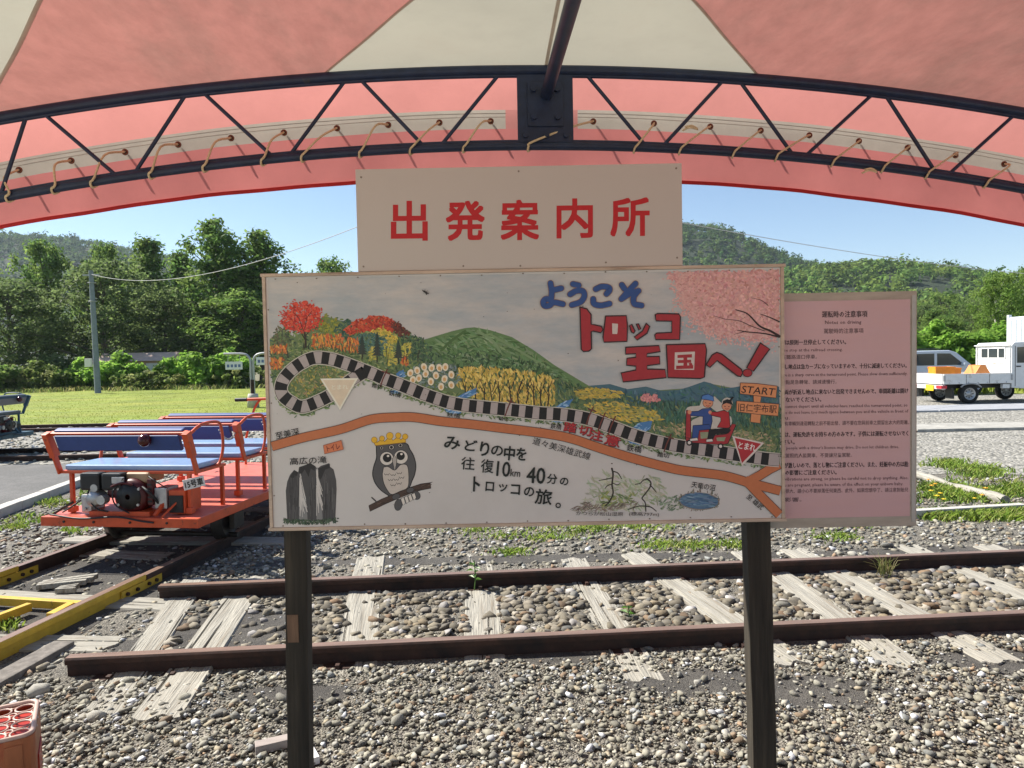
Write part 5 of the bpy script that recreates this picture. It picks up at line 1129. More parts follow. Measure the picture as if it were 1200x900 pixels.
trolley((pz[0], pz[1], .101), A2-math.pi/2, M['orange'], M['deck'], M['cushion'], 'orange rail trolley with three blue benches and an engine under the rear seat', '15号車')
trolley((-8.6, 12.07, .101), R(92.5), M['teal'], M['teal'], M['greycush'], 'teal rail trolley with grey seats on the track behind the asphalt path', None)

# =================================================================== VEHICLES
def wheel(parent, x, y, r, wd, rim, name='wheel'):
    s = -1
    w_ = MB().lathe([(r*.62, -wd/2), (r*.92, -wd/2), (r, -wd*.32), (r, wd*.32), (r*.92, wd/2), (r*.62, wd/2), (r*.62, -wd/2)], (x, y, r), 'y', 26).build(name, M['rubber'], parent)
    m = MB().lathe([(.0, -wd*.30), (r*.22, -wd*.34), (r*.26, -wd*.2), (r*.52, -wd*.28), (r*.60, -wd*.5), (r*.64, -wd*.47)], (x, y, r), 'y', 22)
    m.lathe([(.0, wd*.30), (r*.52, wd*.28), (r*.64, wd*.47)], (x, y, r), 'y', 22).build('rim', rim, w_)
    h = MB()
    for k in range(8): h.cyl((x+r*.40*math.cos(k*.785), y-wd*.27, r+r*.40*math.sin(k*.785)), (x+r*.40*math.cos(k*.785), y-wd*.225-.02, r+r*.40*math.sin(k*.785)), r*.055, n=8)
    tag(h.build('rim_holes', M['black'], w_), kind='stuff')
TRX, TRY = 12.05, 19.95
tk_ = empty('pickup_truck', (TRX, TRY+.7, .006), R(1.5), 'small white flatbed pickup truck with dented cab and orange cargo', 'truck'); tk_.scale = (1.0, 1.1, 1.0)
W2 = .70
bed = MB()
bed.box((1.0, 0, .585), (1.94, 1.40, .05)); bed.build('bed_floor', M['white'], tk_)
for s in (-1, 1):
    b_ = MB().box((1.0, s*.705, .70), (1.96, .03, .29)).build('bed_side', M['white'], tk_, bevel=.006)
    MB().box((1.0, s*.722, .71), (1.9, .006, .02)).box((1.0, s*.722, .83), (1.94, .012, .022)).build('rib', M['white'], b_)
MB().box((.012, 0, .70), (.03, 1.38, .288)).build('tailgate', M['white'], tk_, bevel=.006)
MB().box((1.0, 0, .48), (1.9, .9, .12)).build('chassis', M['black'], tk_)
MB().box((.06, 0, .47), (.08, 1.36, .12)).build('rear_bumper', M['white'], tk_, bevel=.01)
for s in (-1, 1):
    lm = MB().box((.012, s*.55, .475), (.03, .24, .085)).build('tail_light', M['tail'], tk_, bevel=.006)
    MB().box((.04, s*.693, .475), (.16, .02, .085)).build('side_light', M['tail'] if s < 0 else M['white'], tk_)
MB().box((.0, -.16, .44), (.012, .33, .165)).build('number_plate', M['plate'], tk_)
for y in (-.63, .63): MB().box((.25, y, .30), (.06, .28, .30)).build('mud_flap', M['black'], tk_)
cabp = [(1.99, .42), (1.99, 1.62), (2.06, 1.70), (2.75, 1.72), (2.90, 1.66), (3.28, .98), (3.36, .86), (3.38, .40), (3.15, .36), (3.1, .5), (2.95, .60), (2.7, .60), (2.55, .5), (2.5, .38)]
MB().prism(cabp, -.68, .68, 'y').build('cab', M['white'], tk_, bevel=.02)
rw = MB().box((1.985, 0, 1.40), (.014, .86, .27)).build('rear_window', M['glass'], tk_, bevel=.004)
for y in (-.20, .17): MB().box((1.978, y, 1.40), (.012, .035, .27)).build('window_bar', M['white'], rw)
fr_ = MB()
for (y, z, a, b) in ((0, 1.545, .92, .03), (0, 1.255, .92, .03)): fr_.box((1.979, y, z), (.014, a, b))
for y in (-.445, .445): fr_.box((1.979, y, 1.40), (.014, .03, .262))
fr_.build('window_frame', M['white'], rw)
for z in (1.02, 1.12): MB().box((1.982, 0, z), (.014, 1.15, .02)).build('pressed_rib', M['white'], tk_)
for s in (-1, 1):
    sw = MB().prism([(2.14, 1.12), (2.14, 1.56), (2.75, 1.58), (3.02, 1.12)], s*.678, s*.688, 'y').build('side_window', M['glass'], tk_)
    MB().prism([(2.08, .46), (2.08, 1.60), (2.095, 1.60), (2.095, .46)], s*.679, s*.684, 'y').build('door_gap', M['black'], tk_)
    MB().box((2.18, s*.69, 1.02), (.12, .02, .03)).build('door_handle', M['black'], tk_)
    MB().tube(smooth_path([(.52, s*.7, .47), (.62, s*.71, .60-.06), (.80, s*.71, .565), (.98, s*.71, .54), (1.1, s*.7, .46)], 4), .022, 8).build('fender', M['galv'], tk_)
    MB().box((1.83, s*.64, .47), (.20, .10, .12)).build('side_box', M['white'], tk_, bevel=.01)
for s in (-1, 1):
    for k in range(7): MB().cyl((.18+k*.27, s*.722, .60), (.18+k*.27, s*.745, .575), .008, n=6).build('rope_hook', M['galv'], tk_)
    for x in (.03, 1.96): MB().box((x, s*.728, .72), (.05, .025, .16)).build('gate_latch', M['galv'], tk_, bevel=.004)
    for x in (.66, 1.32): MB().box((x, s*.7225, .70), (.008, .006, .27)).build('panel_seam', M['steel'], tk_)
    MB().box((2.98, s*.80, 1.22), (.05, .14, .22)).build('mirror', M['black'], tk_, bevel=.015)
    MB().bar((2.95, s*.69, 1.15), (2.98, s*.78, 1.2), .015, .015).build('mirror_arm', M['black'], tk_)
    MB().prism([(2.92, .46), (2.92, .62), (3.03, 1.10), (3.04, 1.10), (2.935, .62), (2.935, .46)], s*.679, s*.684, 'y').build('door_gap', M['black'], tk_)
MB().box((1.975, -.62, 1.1), (.02, .05, .9)).build('cab_corner_rib', M['white'], tk_)
MB().box((1.975, .62, 1.1), (.02, .05, .9)).build('cab_corner_rib', M['white'], tk_)
MB().tube([(1.95, -.68, 1.62), (1.95, .68, 1.62)], .018, 8).build('guard_bar', M['white'], tk_)
MB().prism([(3.30, .98), (2.93, 1.63), (2.925, 1.625), (3.292, .978)], -.58, .58, 'y').build('windscreen', M['glass'], tk_)
for y in (-.60, .60):
    wheel(tk_, .80, y, .272, .145, M['alloy']); wheel(tk_, 2.82, y, .272, .145, M['alloy'])
def cargo(name, loc, d, m, label, wedge=False):
    t = empty(name, loc, R(random.uniform(-6, 6)), label, 'box'); x, y, z = d
    if wedge:
        MB().prism([(-x/2, 0), (x/2, 0), (x*.12, z), (-x*.1, z*1.04)], -y/2, y/2, 'y').build('body', m, t, bevel=.012)
        MB().box((.02, 0, z+.01), (x*.28, y*.9, .02)).build('ridge', m, t)
    else:
        for sx in (-1, 1): MB().box((sx*(x/2-.012), 0, z/2), (.024, y-.05, z)).build('side_panel', m, t, bevel=.005)
        for sy in (-1, 1): MB().box((0, sy*(y/2-.012), z/2), (x, .024, z)).build('side_panel', m, t, bevel=.005)
        MB().box((0, 0, .012), (x-.05, y-.05, .02)).build('base', m, t)
        MB().box((0, -y/2, z-.03), (x+.03, .02, .045)).box((0, y/2, z-.03), (x+.03, .02, .045)).build('rim', m, t)
    return t
bz = .006+.612
cargo('cargo_crate', (TRX+.30, TRY+.45, bz), (.52, .45, .43), M['orbox'], 'bright orange open crate at the tailgate end of the truck bed')
cargo('cargo_crate', (TRX+.74, TRY+.75, bz), (.34, .5, .39), M['orbox'], 'smaller orange crate between the large crate and the wedge box')
cargo('cargo_box', (TRX+1.42, TRY+.6, bz), (.72, .5, .44), M['orbox2'], 'faded orange wedge-shaped box in the middle of the truck bed', True)
# estate car behind
sv = empty('parked_car', (12.25, 24.6, .006), R(1), 'pale blue estate car parked behind the pickup truck', 'car')
sv.scale = (.95, .95, .93)
MB().prism([(.05, .38), (.0, .85), (.06, 1.05), (.22, 1.50), (.42, 1.60), (2.6, 1.62), (2.85, 1.54), (3.42, 1.06), (4.25, .92), (4.38, .75), (4.38, .40), (3.95, .30), (3.85, .5), (3.65, .62), (3.4, .62), (3.2, .5), (3.1, .28), (1.25, .28), (1.15, .5), (.95, .62), (.7, .62), (.5, .5), (.4, .30)], -.80, .80, 'y').build('body', M['carpaint'], sv, bevel=.045, seg=3)
for s in (-1, 1):
    for pts in ([(.32, 1.08), (.44, 1.48), (1.05, 1.50), (1.05, 1.08)], [(1.20, 1.08), (1.20, 1.50), (2.05, 1.51), (2.05, 1.08)], [(2.15, 1.08), (2.15, 1.51), (2.62, 1.50), (3.14, 1.08)]):
        MB().prism(pts, s*.797, s*.806, 'y').build('side_window', M['glass'], sv)
    MB().tube([(.5, s*.62, 1.63), (.6, s*.62, 1.67), (2.3, s*.62, 1.68), (2.4, s*.62, 1.63)], .018, 6).build('roof_rail', M['black'], sv)
    for x in (1.9, 2.9): MB().box((x, s*.81, .96), (.15, .02, .03)).build('door_handle', M['carpaint'], sv)
    MB().box((3.05, s*.90, 1.10), (.10, .18, .12)).build('mirror', M['carpaint'], sv, bevel=.02)
    MB().box((.03, s*.66, .95), (.06, .2, .22)).build('tail_light', M['tail'], sv, bevel=.01)
for y in (-.70, .70): wheel(sv, .82, y, .32, .2, M['alloy']); wheel(sv, 3.52, y, .32, .2, M['alloy'])
MB().prism([(3.37, 1.08), (2.87, 1.51), (2.85, 1.50), (3.35, 1.07)], -.66, .66, 'y').build('windscreen', M['glass'], sv)
# box container on the far right
ct = empty('storage_container', (21.75, 27.2, .01), R(2), 'tall white ribbed box container behind the pickup cab', 'container')
MB().box((0, 0, 1.45), (4.0, 2.2, 2.6)).build('shell', M['box'], ct, bevel=.03)
for i in range(17): MB().box((-1.9+i*.237, -1.107, 1.45), (.09, .03, 2.4)).build('rib', M['box'], ct)
for i in range(8): MB().box((-2.007, -.95+i*.27, 1.45), (.03, .09, 2.4)).build('rib', M['box'], ct)
for x in (-1.96, 1.96):
    for y in (-1.07, 1.07): MB().box((x, y, 1.42), (.12, .12, 2.84)).build('corner_post', M['box'], ct, bevel=.01)

# =================================================================== POLES, WIRES, LAMP SIGN
pb = atz(115, 461); pt = aty(106.5, 317, pb[1])
up_ = empty('utility_pole', (pb[0], pb[1], 0), 0, 'slightly leaning grey utility pole standing on the lawn', 'pole')
tp = pt-np.array([pb[0], pb[1], 0])
MB().tube([(0, 0, -.3), tuple(tp*.5), tuple(tp)], [.165, .14, .115], 14).build('shaft', M['pole'], up_)
bq = aty(109, 425, pb[1])-np.array([pb[0], pb[1], 0]); MB().box((bq[0]-.12, -.22, bq[2]), (.34, .2, .46)).build('meter_box', M['whitewall'], up_, bevel=.02)
for k in (.75, .9): MB().tube([(tp[0]*k+math.cos(a)*.2, math.sin(a)*.2, tp[2]*k) for a in np.linspace(0, 6.28, 14)], .02, 6).build('band', M['galv'], up_)
MB().box((tp[0], 0, tp[2]-.25), (.9, .08, .08)).build('cross_arm', M['galv'], up_)
ht = aty(548, 207, 15.0)
hp = empty('utility_pole', (ht[0], ht[1], 0), 0, 'slim grey pole hidden behind the signboard carrying two wires', 'pole')
MB().tube([(0, 0, -.2), (0, 0, ht[2])], [.09, .07], 12).build('shaft', M['pole'], hp)
MB().box((0, 0, ht[2]-.1), (.5, .06, .06)).build('cross_arm', M['galv'], hp)
def wire(a, b, sag, r, label):
    a, b = np.array(a), np.array(b); p = [tuple(a+(b-a)*t-np.array([0, 0, sag*4*t*(1-t)])) for t in np.linspace(0, 1, 30)]
    tag(MB().tube(p, r, 6).build('overhead_wire', M['wire'], None), label, 'wire')
wire((pb[0]+tp[0], pb[1]-.02, tp[2]-.2), (ht[0], ht[1], ht[2]-.06), 1.05, .011, 'sagging pale wire running from the leaning utility pole')
rt_ = aty(1330, 327, 34); wire((ht[0], ht[1], ht[2]-.06), tuple(rt_), .5, .010, 'thin wire crossing the sky above the right hill')
rp2 = empty('utility_pole', (rt_[0], rt_[1], 0), 0, 'grey pole beyond the lot holding the thin wire end', 'pole'); MB().tube([(0, 0, -.2), (0, 0, rt_[2]+.1)], [.13, .09], 12).build('shaft', M['pole'], rp2)
MB().box((0, 0, rt_[2]), (.5, .07, .07)).build('cross_arm', M['galv'], rp2)
lb = atz(297, 478); ls = empty('signpost', (lb[0], lb[1], .014), 0, 'grey pipe signpost with two curved arms and hanging plates on the lawn', 'signpost')
MB().lathe([(.10, 0), (.20, 0), (.18, .35), (.16, .47), (.0, .48)], (0, 0, 0), 'z', 16).build('concrete_base', M['concrete'], ls)
hz_ = aty(297, 415, lb[1])[2]
for s, reach in ((-1, .95), (1, .85)):
    MB().tube(smooth_path([(s*.045, 0, .45), (s*.045, 0, 1.2), (s*.045, 0, hz_-.28), (s*.12, 0, hz_-.09), (s*.32, 0, hz_), (s*reach, 0, hz_+.01)], 5), .042, 8).build('arm', M['galv'], ls)
    pxc, pyc = ((274.5, 428.5) if s < 0 else (310.5, 423)); c = aty(pxc, pyc, lb[1])-lb
    pl_ = MB().box((c[0], -.03, c[2]-.014), (.58, .025, .27)).build('hanging_plate', M['white'], ls, bevel=.006)
    MB().cyl((c[0]-.2, -.03, c[2]+.1), (c[0]-.2, 0, hz_), .008, n=5).cyl((c[0]+.2, -.03, c[2]+.1), (c[0]+.2, 0, hz_), .008, n=5).build('hanger', M['galv'], pl_)
    m = MB()
    for k in range(4): m.box((c[0]-.19+k*.127, -.0435, c[2]-.02), (.085, .001, .10))
    m.build('faded_mark', mat('faded_blue', (.12, .17, .32), rough=.5), pl_)
MB().tube([(0, 0, .47), (0, 0, .95)], .075, 12).build('rusted_sleeve', M['rust'], ls)
# house behind the bushes
hb_ = aty(172, 424, 52); ho = empty('house', (hb_[0]*.985, 50.5, 0), R(6), 'low house with a tan wall half hidden by bushes under the trees', 'house'); ho.scale = (1, 1, .80)
MB().box((0, 0, 1.15), (4.6, 3, 2.3)).build('wall', M['wall'], ho)
rf = MB().prism([(-1.85, 2.25), (1.85, 2.25), (0, 3.0)], -2.6, 2.6, 'x').build('roof', M['roof'], ho)
MB().box((1.4, -1.53, 1.45), (1.0, .06, 1.2)).build('white_panel', M['whitewall'], ho)
wn = MB().box((-1.1, -1.52, 1.5), (.9, .05, .7)).build('window', M['glass'], ho); MB().box((-1.1, -1.56, 1.11), (1.05, .1, .06)).build('sill', M['whitewall'], wn)

# =================================================================== VEGETATION
def leaves(cent, rad, nl, size, pal, outward=.5, up=.35, lo=.75, hi=1.2, rnd=.5):
    """leaf rhombs scattered round cluster centres; returns V, F, cols"""
    n = len(cent)*nl; c = np.repeat(cent, nl, 0); r = np.repeat(rad, nl)
    d = rng.normal(size=(n, 3)); d /= np.linalg.norm(d, axis=1)[:, None]; P = c+d*(r*rng.random(n)**.5)[:, None]*np.array([1, 1, .8])
    nn = d*outward+rng.normal(size=(n, 3))*rnd+np.array([0, 0, up]); nn /= np.linalg.norm(nn, axis=1)[:, None]
    a = np.cross(nn, rng.normal(size=(n, 3))); a /= np.linalg.norm(a, axis=1)[:, None]; b = np.cross(nn, a)
    s = size*rng.uniform(.6, 1.35, n)[:, None]
    V = np.stack([P-a*s, P+b*s*.55, P+a*s, P-b*s*.55], 1).reshape(-1, 3)
    F = np.arange(n*4).reshape(n, 4)
    pal = np.array(pal); cb = pal[rng.integers(0, len(pal), len(cent))]*rng.uniform(lo, hi, (len(cent), 1))
    cols = np.repeat(cb, nl, 0)*rng.uniform(.8, 1.2, (n, 1))
    return V, F, cols
GREEN = [(.140, .230, .052), (.170, .255, .064), (.110, .195, .050), (.195, .275, .070)]
DARK = [(.150, .205, .075), (.175, .230, .088), (.125, .180, .065)]
LIGHT = [(.17, .27, .06), (.15, .24, .05), (.20, .29, .07)]
def crown_data(kind, sd):
    """crown of a tree of unit height 10 m"""
    r = np.random.default_rng(sd); n = {'round': 230, 'cone': 190, 'broad': 260, 'tall': 250}[kind]; cs = []
    while len(cs) < n:
        h = r.random()
        if kind == 'round': z = 2.6+h*7.2; R_ = 3.1*math.sqrt(max(.03, 1-((z-6)/4.0)**2))
        elif kind == 'cone': z = 1.6+h*8.3; R_ = .35+2.5*(1-h)**.8*min(1, .35+h*3)
        elif kind == 'broad': z = 1.0+h*8.6; R_ = 4.3*math.sqrt(max(.03, 1-((z-4.6)/5.4)**2))
        else: z = 1.5+h*8.4; R_ = 2.4*min(1, .35+h*2.2)*math.sqrt(max(.04, 1-h**3.0))
        a = r.uniform(0, 6.283); bulge = .78+.30*math.sin(a*3+sd+z*.9)+.16*math.sin(a*5-z*1.7+sd*2)
        rr = R_*bulge*r.random()**.38
        cs.append((rr*math.cos(a), rr*math.sin(a), z+r.normal()*.15))
    cs = np.array(cs); rad = r.uniform(.42, .95, n)
    return cs, rad
TREES = {}
def tree_mesh(kind, sd, pal, trunkmat='bark', nl=46, size=.132):
    cs, rad = crown_data(kind, sd); V, F, cols = leaves(cs, rad, nl, size, pal)
    o = np_mesh('crown', V, F, M['leaf'], cols); me = o.data; bpy.data.objects.remove(o)
    m = MB(); m.tube(smooth_path([(0, 0, -.3), (.05, .03, 2.2), (-.08, .05, 5), (.05, 0, 8.6)], 3), [.20-.017*i for i in range(10)], 9)
    for i in range(0, len(cs), 6):
        c = Vector(cs[i]); z0 = max(1.2, c.z-1.6-.4*random.random()); p = Vector((0, 0, min(z0, 8))); md = p.lerp(c, .5)+Vector((0, 0, .15))
        m.tube([p, md, c], [.055, .038, .012], 5)
    t = m.build('trunk', M[trunkmat]); tm_ = t.data; bpy.data.objects.remove(t)
    return me, tm_
for k, a in {'A': ('round', 1, GREEN), 'B': ('tall', 5, GREEN), 'C': ('broad', 3, DARK), 'D': ('cone', 4, GREEN), 'E': ('round', 8, LIGHT, 'birch'), 'F': ('broad', 9, GREEN)}.items(): TREES[k] = tree_mesh(*a)
WID = {'A': 6.2, 'B': 4.8, 'C': 8.6, 'D': 4.6, 'E': 6.2, 'F': 8.6}
def tree(k, pxc, pytop, wpx, y, label, name='tree', group=None, rz=None):
    tpz = aty(pxc, pytop, y); h = tpz[2]/10.5; wd = wpx*y/FPX/WID[k]
    t = empty(name, (tpz[0], y, 0), random.uniform(0, 6.28) if rz is None else rz, label, 'tree', group); t.scale = (wd, wd, h)
    for nm, me in zip(('crown', 'trunk'), TREES[k]):
        o = bpy.data.objects.new(nm, me); C.objects.link(o); o.parent = t
tree('A', 50, 275, 78, 60, 'bright green round-topped tree at the left end of the wood')
tree('A', 122, 279, 66, 66, 'airy round tree standing up behind the dark broad trees')
tree('C', 118, 298, 165, 52, 'wide dark olive tree behind the utility pole')
tree('C', 8, 318, 150, 50, 'low dark broad tree at the wood end beside the shrubs')
tree('D', 170, 273, 82, 62, 'pointed conical tree between the round tree and the tall pair')
tree('D', 212, 290, 66, 60, 'narrow conical tree left of the tall pair')
tree('B', 250, 254, 98, 57, 'tallest leafy tree of the wood above the house')
tree('B', 302, 267, 92, 58, 'tall leafy tree nearest the painted board')
tree('C', 190, 334, 150, 56, 'dark low tree filling the gap behind the house')
tree('A', 282, 335, 120, 54, 'mid green low tree behind the round leafy bush')
tree('A', 388, 297, 74, 66, 'round green tree top showing over the board corner')
tree('F', -70, 285, 150, 60, 'large green tree outside the wood edge'); tree('F', 470, 350, 120, 62, 'broad tree hidden behind the painted board')
FG = 'trees at the foot of the right hill'
for i, (k, x, yt, wd, y) in enumerate((('F', 985, 333, 90, 90), ('A', 1045, 330, 70, 88), ('C', 1078, 338, 70, 80), ('F', 1105, 322, 80, 100), ('A', 1128, 335, 52, 76), ('C', 1150, 343, 70, 70), ('F', 1188, 325, 80, 92), ('A', 1215, 330, 70, 74), ('D', 1093, 345, 46, 66), ('F', 1250, 315, 110, 84), ('C', 1180, 348, 60, 62), ('A', 1110, 352, 60, 60), ('F', 920, 338, 90, 95))):
    tree(k, x, yt+(16 if x < 1150 else 4), wd, y, {'F': 'broad sunny green tree at the foot of the right hill', 'A': 'round-crowned green tree at the foot of the right hill', 'C': 'dark olive broad tree at the foot of the right hill', 'D': 'pointed green tree at the foot of the right hill'}[k], group=FG)
tree('E', 1168, 312, 62, 44, 'pale birch-like tree with white trunk rising behind the hedge', 'birch_tree'); tree('E', 1203, 306, 50, 47, 'pale green birch-like tree beside the storage container', 'birch_tree')
def bush(name, px, pybase, y, w_, h_, d_, pal, leaf, ncl, nl, label, cat='bush', group=None):
    q = aty(px, pybase, y); t = empty(name, (q[0], y, .012), 0, label, cat, group)
    c = []
    while len(c) < ncl:
        p = rng.uniform(-1, 1, 3)
        if p @ p < 1 and p @ p > .18: c.append((p[0]*w_/2*(1+.15*math.sin(p[2]*6)), p[1]*d_/2, h_*(.5+.47*p[2]*(1+.2*math.sin(p[0]*7)))))
    c = np.array(c); V, F, cols = leaves(c, rng.uniform(.16, .34, ncl)*min(h_, 2.2)*.8, nl, leaf, pal, .5, .6); V[:, 2] = np.maximum(V[:, 2], .01)
    np_mesh('foliage', V, F, M['leaf'], cols, t)
    st = MB()
    for k in range(6): a = c[k*3]; st.tube([(a[0]*.3, a[1]*.3, -.05), tuple(a*.6), tuple(a)], [.035, .025, .01], 5)
    st.build('stems', M['bark'], t); return t
KN = [(.22, .39, .06), (.26, .43, .075), (.19, .34, .055)]
WEED = [(.20, .26, .075), (.165, .225, .06), (.26, .285, .11), (.14, .20, .05)]
bush('knotweed_bush', 258, 450, 44, 4.4, 2.35, 2.4, KN, .17, 90, 60, 'rounded light green large-leaved bush in front of the tall trees')
bush('knotweed_bush', 138, 452, 45, 4.0, 2.1, 2, KN, .17, 60, 55, 'large-leaved bush right of the utility pole')
bush('knotweed_bush', 92, 452, 46, 3.2, 1.8, 2, KN, .16, 50, 55, 'large-leaved bush left of the utility pole')
bush('knotweed_bush', 215, 452, 47, 3.4, 2.2, 2, KN, .16, 50, 55, 'large-leaved bush in front of the house wall')
bush('leafy_shrub', 35, 452, 44, 5.0, 1.7, 2.4, WEED, .12, 80, 60, 'low pale shrub thicket at the lawn edge below the dark trees')
bush('leafy_shrub', -30, 452, 43, 5.0, 2.0, 2.4, GREEN, .12, 80, 60, 'green shrub thicket at the far end of the lawn edge')
bush('leafy_shrub', 70, 438, 48, 5.0, 2.2, 2.4, DARK, .13, 80, 60, 'dark shrub behind the low pale thicket')
bush('leafy_shrub', 172, 455, 43.5, 4.2, 1.05, 2.4, WEED, .11, 60, 50, 'low straw-green weeds before the house')
bush('leafy_shrub', 300, 455, 43, 4.5, 1.2, 2.4, WEED, .11, 60, 50, 'low weeds behind the pipe signpost')
for i, x in enumerate((1050, 1090, 1130, 1172, 1215)):
    bush('hedge_bush', x, 440, 35+.5*(i % 2), 3.0, 2.62+.12*math.sin(i*2), 2.2, KN, .15, 90, 60, 'tall large-leaved hedge plant behind the parked vehicles', 'hedge', 'hedge behind the vehicles')
# grass and weeds
def blades(pts, h0, h1, pal, nb=9, spread=.05, wd=.006, lean=.5):
    P = np.array(pts); n = len(P)*nb; B_ = np.repeat(P, nb, 0)+np.c_[rng.normal(0, spread, (n, 2)), np.zeros(n)]
    a = rng.uniform(0, 6.283, n); h = rng.uniform(h0, h1, n); ln = rng.uniform(.1, lean, n)*h; s = wd*rng.uniform(.6, 1.4, n)
    dx, dy = np.cos(a), np.sin(a); side = np.c_[-dy, dx, np.zeros(n)]*s[:, None]
    tip = B_+np.c_[dx*ln, dy*ln, h]; md = B_+np.c_[dx*ln*.35, dy*ln*.35, h*.6]
    V = np.stack([B_-side, B_+side, md+side*.8, tip, md-side*.8], 1).reshape(-1, 3); F = np.arange(n*5).reshape(n, 5)
    pal = np.array(pal); cols = np.repeat(pal[rng.integers(0, len(pal), len(P))], nb, 0)*rng.uniform(.7, 1.3, (n, 1)); return V, F, cols
def grass(name, pts, h0, h1, pal, label, **k):
    V, F, cols = blades(pts, h0, h1, pal, **k); tag(np_mesh(name, V, F, M['grass'], cols), label, 'grass', kind='stuff')
LAWN = [(.19, .24, .018), (.22, .265, .022), (.165, .215, .016), (.25, .26, .035)]
n = 9000; yy = 18.2+27*rng.random(n)**1.3; xx = rng.uniform(-1.05, -.16, n)*yy; grass('lawn_grass', np.c_[xx, yy, np.full(n, .014)], .015, .04, LAWN, 'short bright mown grass of the lawn', nb=3, spread=.12, wd=.006, lean=1.4)
n = 2200; yy = 41.5+4*rng.random(n)**.7; xx = rng.uniform(-42, -6, n); kk = (np.sin(xx*1.3)+np.sin(xx*.47+yy*2)+rng.normal(0, .5, n)) > -.2; xx = xx[kk]; yy = yy[kk]; n = len(xx); grass('tall_grass', np.c_[xx, yy, np.full(n, .014)], .08, .34, WEED+[(.36, .33, .14)], 'tall unmown grass along the back of the lawn', nb=7, spread=.35, wd=.022, lean=1.2)
def pxpatch(n, ells, z=0):
    out = []
    for (cx, cy, rx, ry, wt) in ells:
        for _ in range(int(n*wt)):
            x, y = random.gauss(cx, rx*.5), random.gauss(cy, ry*.5); q = atz(x, y, 0); out.append((q[0], q[1], z))
    return out
FR = [(.22, .33, .05), (.26, .36, .06), (.18, .29, .045), (.30, .34, .09)]
grass('weed_patches', pxpatch(48, [(620, 630, 60, 5, .9), (600, 648, 28, 3, .5), (680, 621, 50, 4, .8), (740, 618, 60, 4, .9), (770, 640, 26, 4, .5), (820, 640, 40, 4, .8), (870, 640, 20, 4, .5), (980, 630, 26, 4, .5), (560, 622, 24, 3, .3), (1000, 618, 30, 3, .3)]), .015, .05, FR, 'low green weeds on the gravel beyond the near track', nb=8, spread=.05, wd=.005, lean=1.5)
grass('weed_patches', pxpatch(55, [(60, 590, 26, 6, .6), (38, 610, 30, 6, .5), (110, 580, 22, 5, .4), (8, 735, 12, 10, .3), (20, 620, 14, 4, .4), (85, 625, 14, 4, .2)]), .02, .06, FR, 'thin green weeds on the stones by the kerb and yellow rail', nb=9, spread=.03, wd=.005, lean=1.2)
grass('flower_bed_weeds', pxpatch(100, [(1105, 575, 32, 10, 1.4), (1140, 583, 40, 6, 1.2), (1150, 606, 60, 5, 1.6), (1095, 605, 26, 4, .6), (1150, 555, 30, 8, .9), (1110, 545, 24, 5, .6), (1190, 575, 24, 8, .8), (1190, 600, 20, 5, .6)][:8]), .025, .085, FR, 'lush green weeds in and around the timber edged flower bed', nb=9, spread=.045, wd=.007, lean=1.2)
n = 2000; yy = rng.uniform(24, 34, n); xx = rng.uniform(9, 30, n); grass('verge_grass', np.c_[xx, yy, np.full(n, .012)], .08, .3, LAWN, 'green verge behind the parked vehicles', nb=5, spread=.15, wd=.02)
# yellow flowers
for i, (px, py, s, c) in enumerate(((1098, 581, 1, 0), (1091, 575, .9, 0), (1102, 578, .9, 0), (1096, 567, .8, 1), (1092, 569, .9, 1), (1088, 562, .8, 1), (1155, 572, .9, 1), (1151, 580, .8, 1), (1142, 584, .7, 0), (1106, 585, .8, 0))):
    q = atz(px, py, .12); t = empty('flower', (q[0], q[1], 0), 0, 'small yellow flower head on a green stem in the flower bed' if c == 0 else 'small orange flower head on a green stem in the flower bed', 'flower', 'yellow flowers in the bed' if c == 0 else 'orange flowers in the bed')
    MB().tube([(0, 0, 0), (.005, .003, .06), (0, 0, .118)], .003, 5).build('stem', mat_st if i else (mat_st := mat('stem_green', (.07, .14, .03), rough=.6)), t)
    m = MB()
    for k in range(9):
        a = k*.698; m.add([(0, 0, .118), (.022*s*math.cos(a-.3), .022*s*math.sin(a-.3), .126), (.031*s*math.cos(a), .031*s*math.sin(a), .120), (.022*s*math.cos(a+.3), .022*s*math.sin(a+.3), .126)], [(0, 1, 2, 3)])
    m.build('petals', (mat_y0 if c == 0 else mat_y1) if i else (mat_y0 := mat('petal_yellow', (.75, .55, .02), rough=.6, trans=.3), mat_y1 := mat('petal_orange', (.75, .28, .02), rough=.6, trans=.3))[0], t)
    MB().lathe([(.010*s, .118), (.008*s, .128), (.0, .131)], (0, 0, 0), 'z', 8).build('centre', M['plate'], t)
for pa, pb_, wd, lab in (((1050, 602), (1199, 593.5), .09, 'straight pale timber edging at the front of the flower bed'), ((1062, 553), (1178, 586), .10, 'weathered round timber lying aslant across the flower bed')):
    a, b = atz(*pa, .05), atz(*pb_, .05); t = empty('timber_edging', (a[0], a[1], 0), 0, lab, 'timber'); d = b-a
    if wd < .1: MB().bar((0, 0, .035), (d[0], d[1], .035), .08, .085).build('beam', M['concrete'], t, bevel=.006)
    else: MB().tube([(d[0]*u, d[1]*u, .04+.012*math.sin(u*9)) for u in np.linspace(0, 1, 14)], [.05+.006*math.sin(k*1.7) for k in range(14)], 10).build('log', M['sleeper'], t)
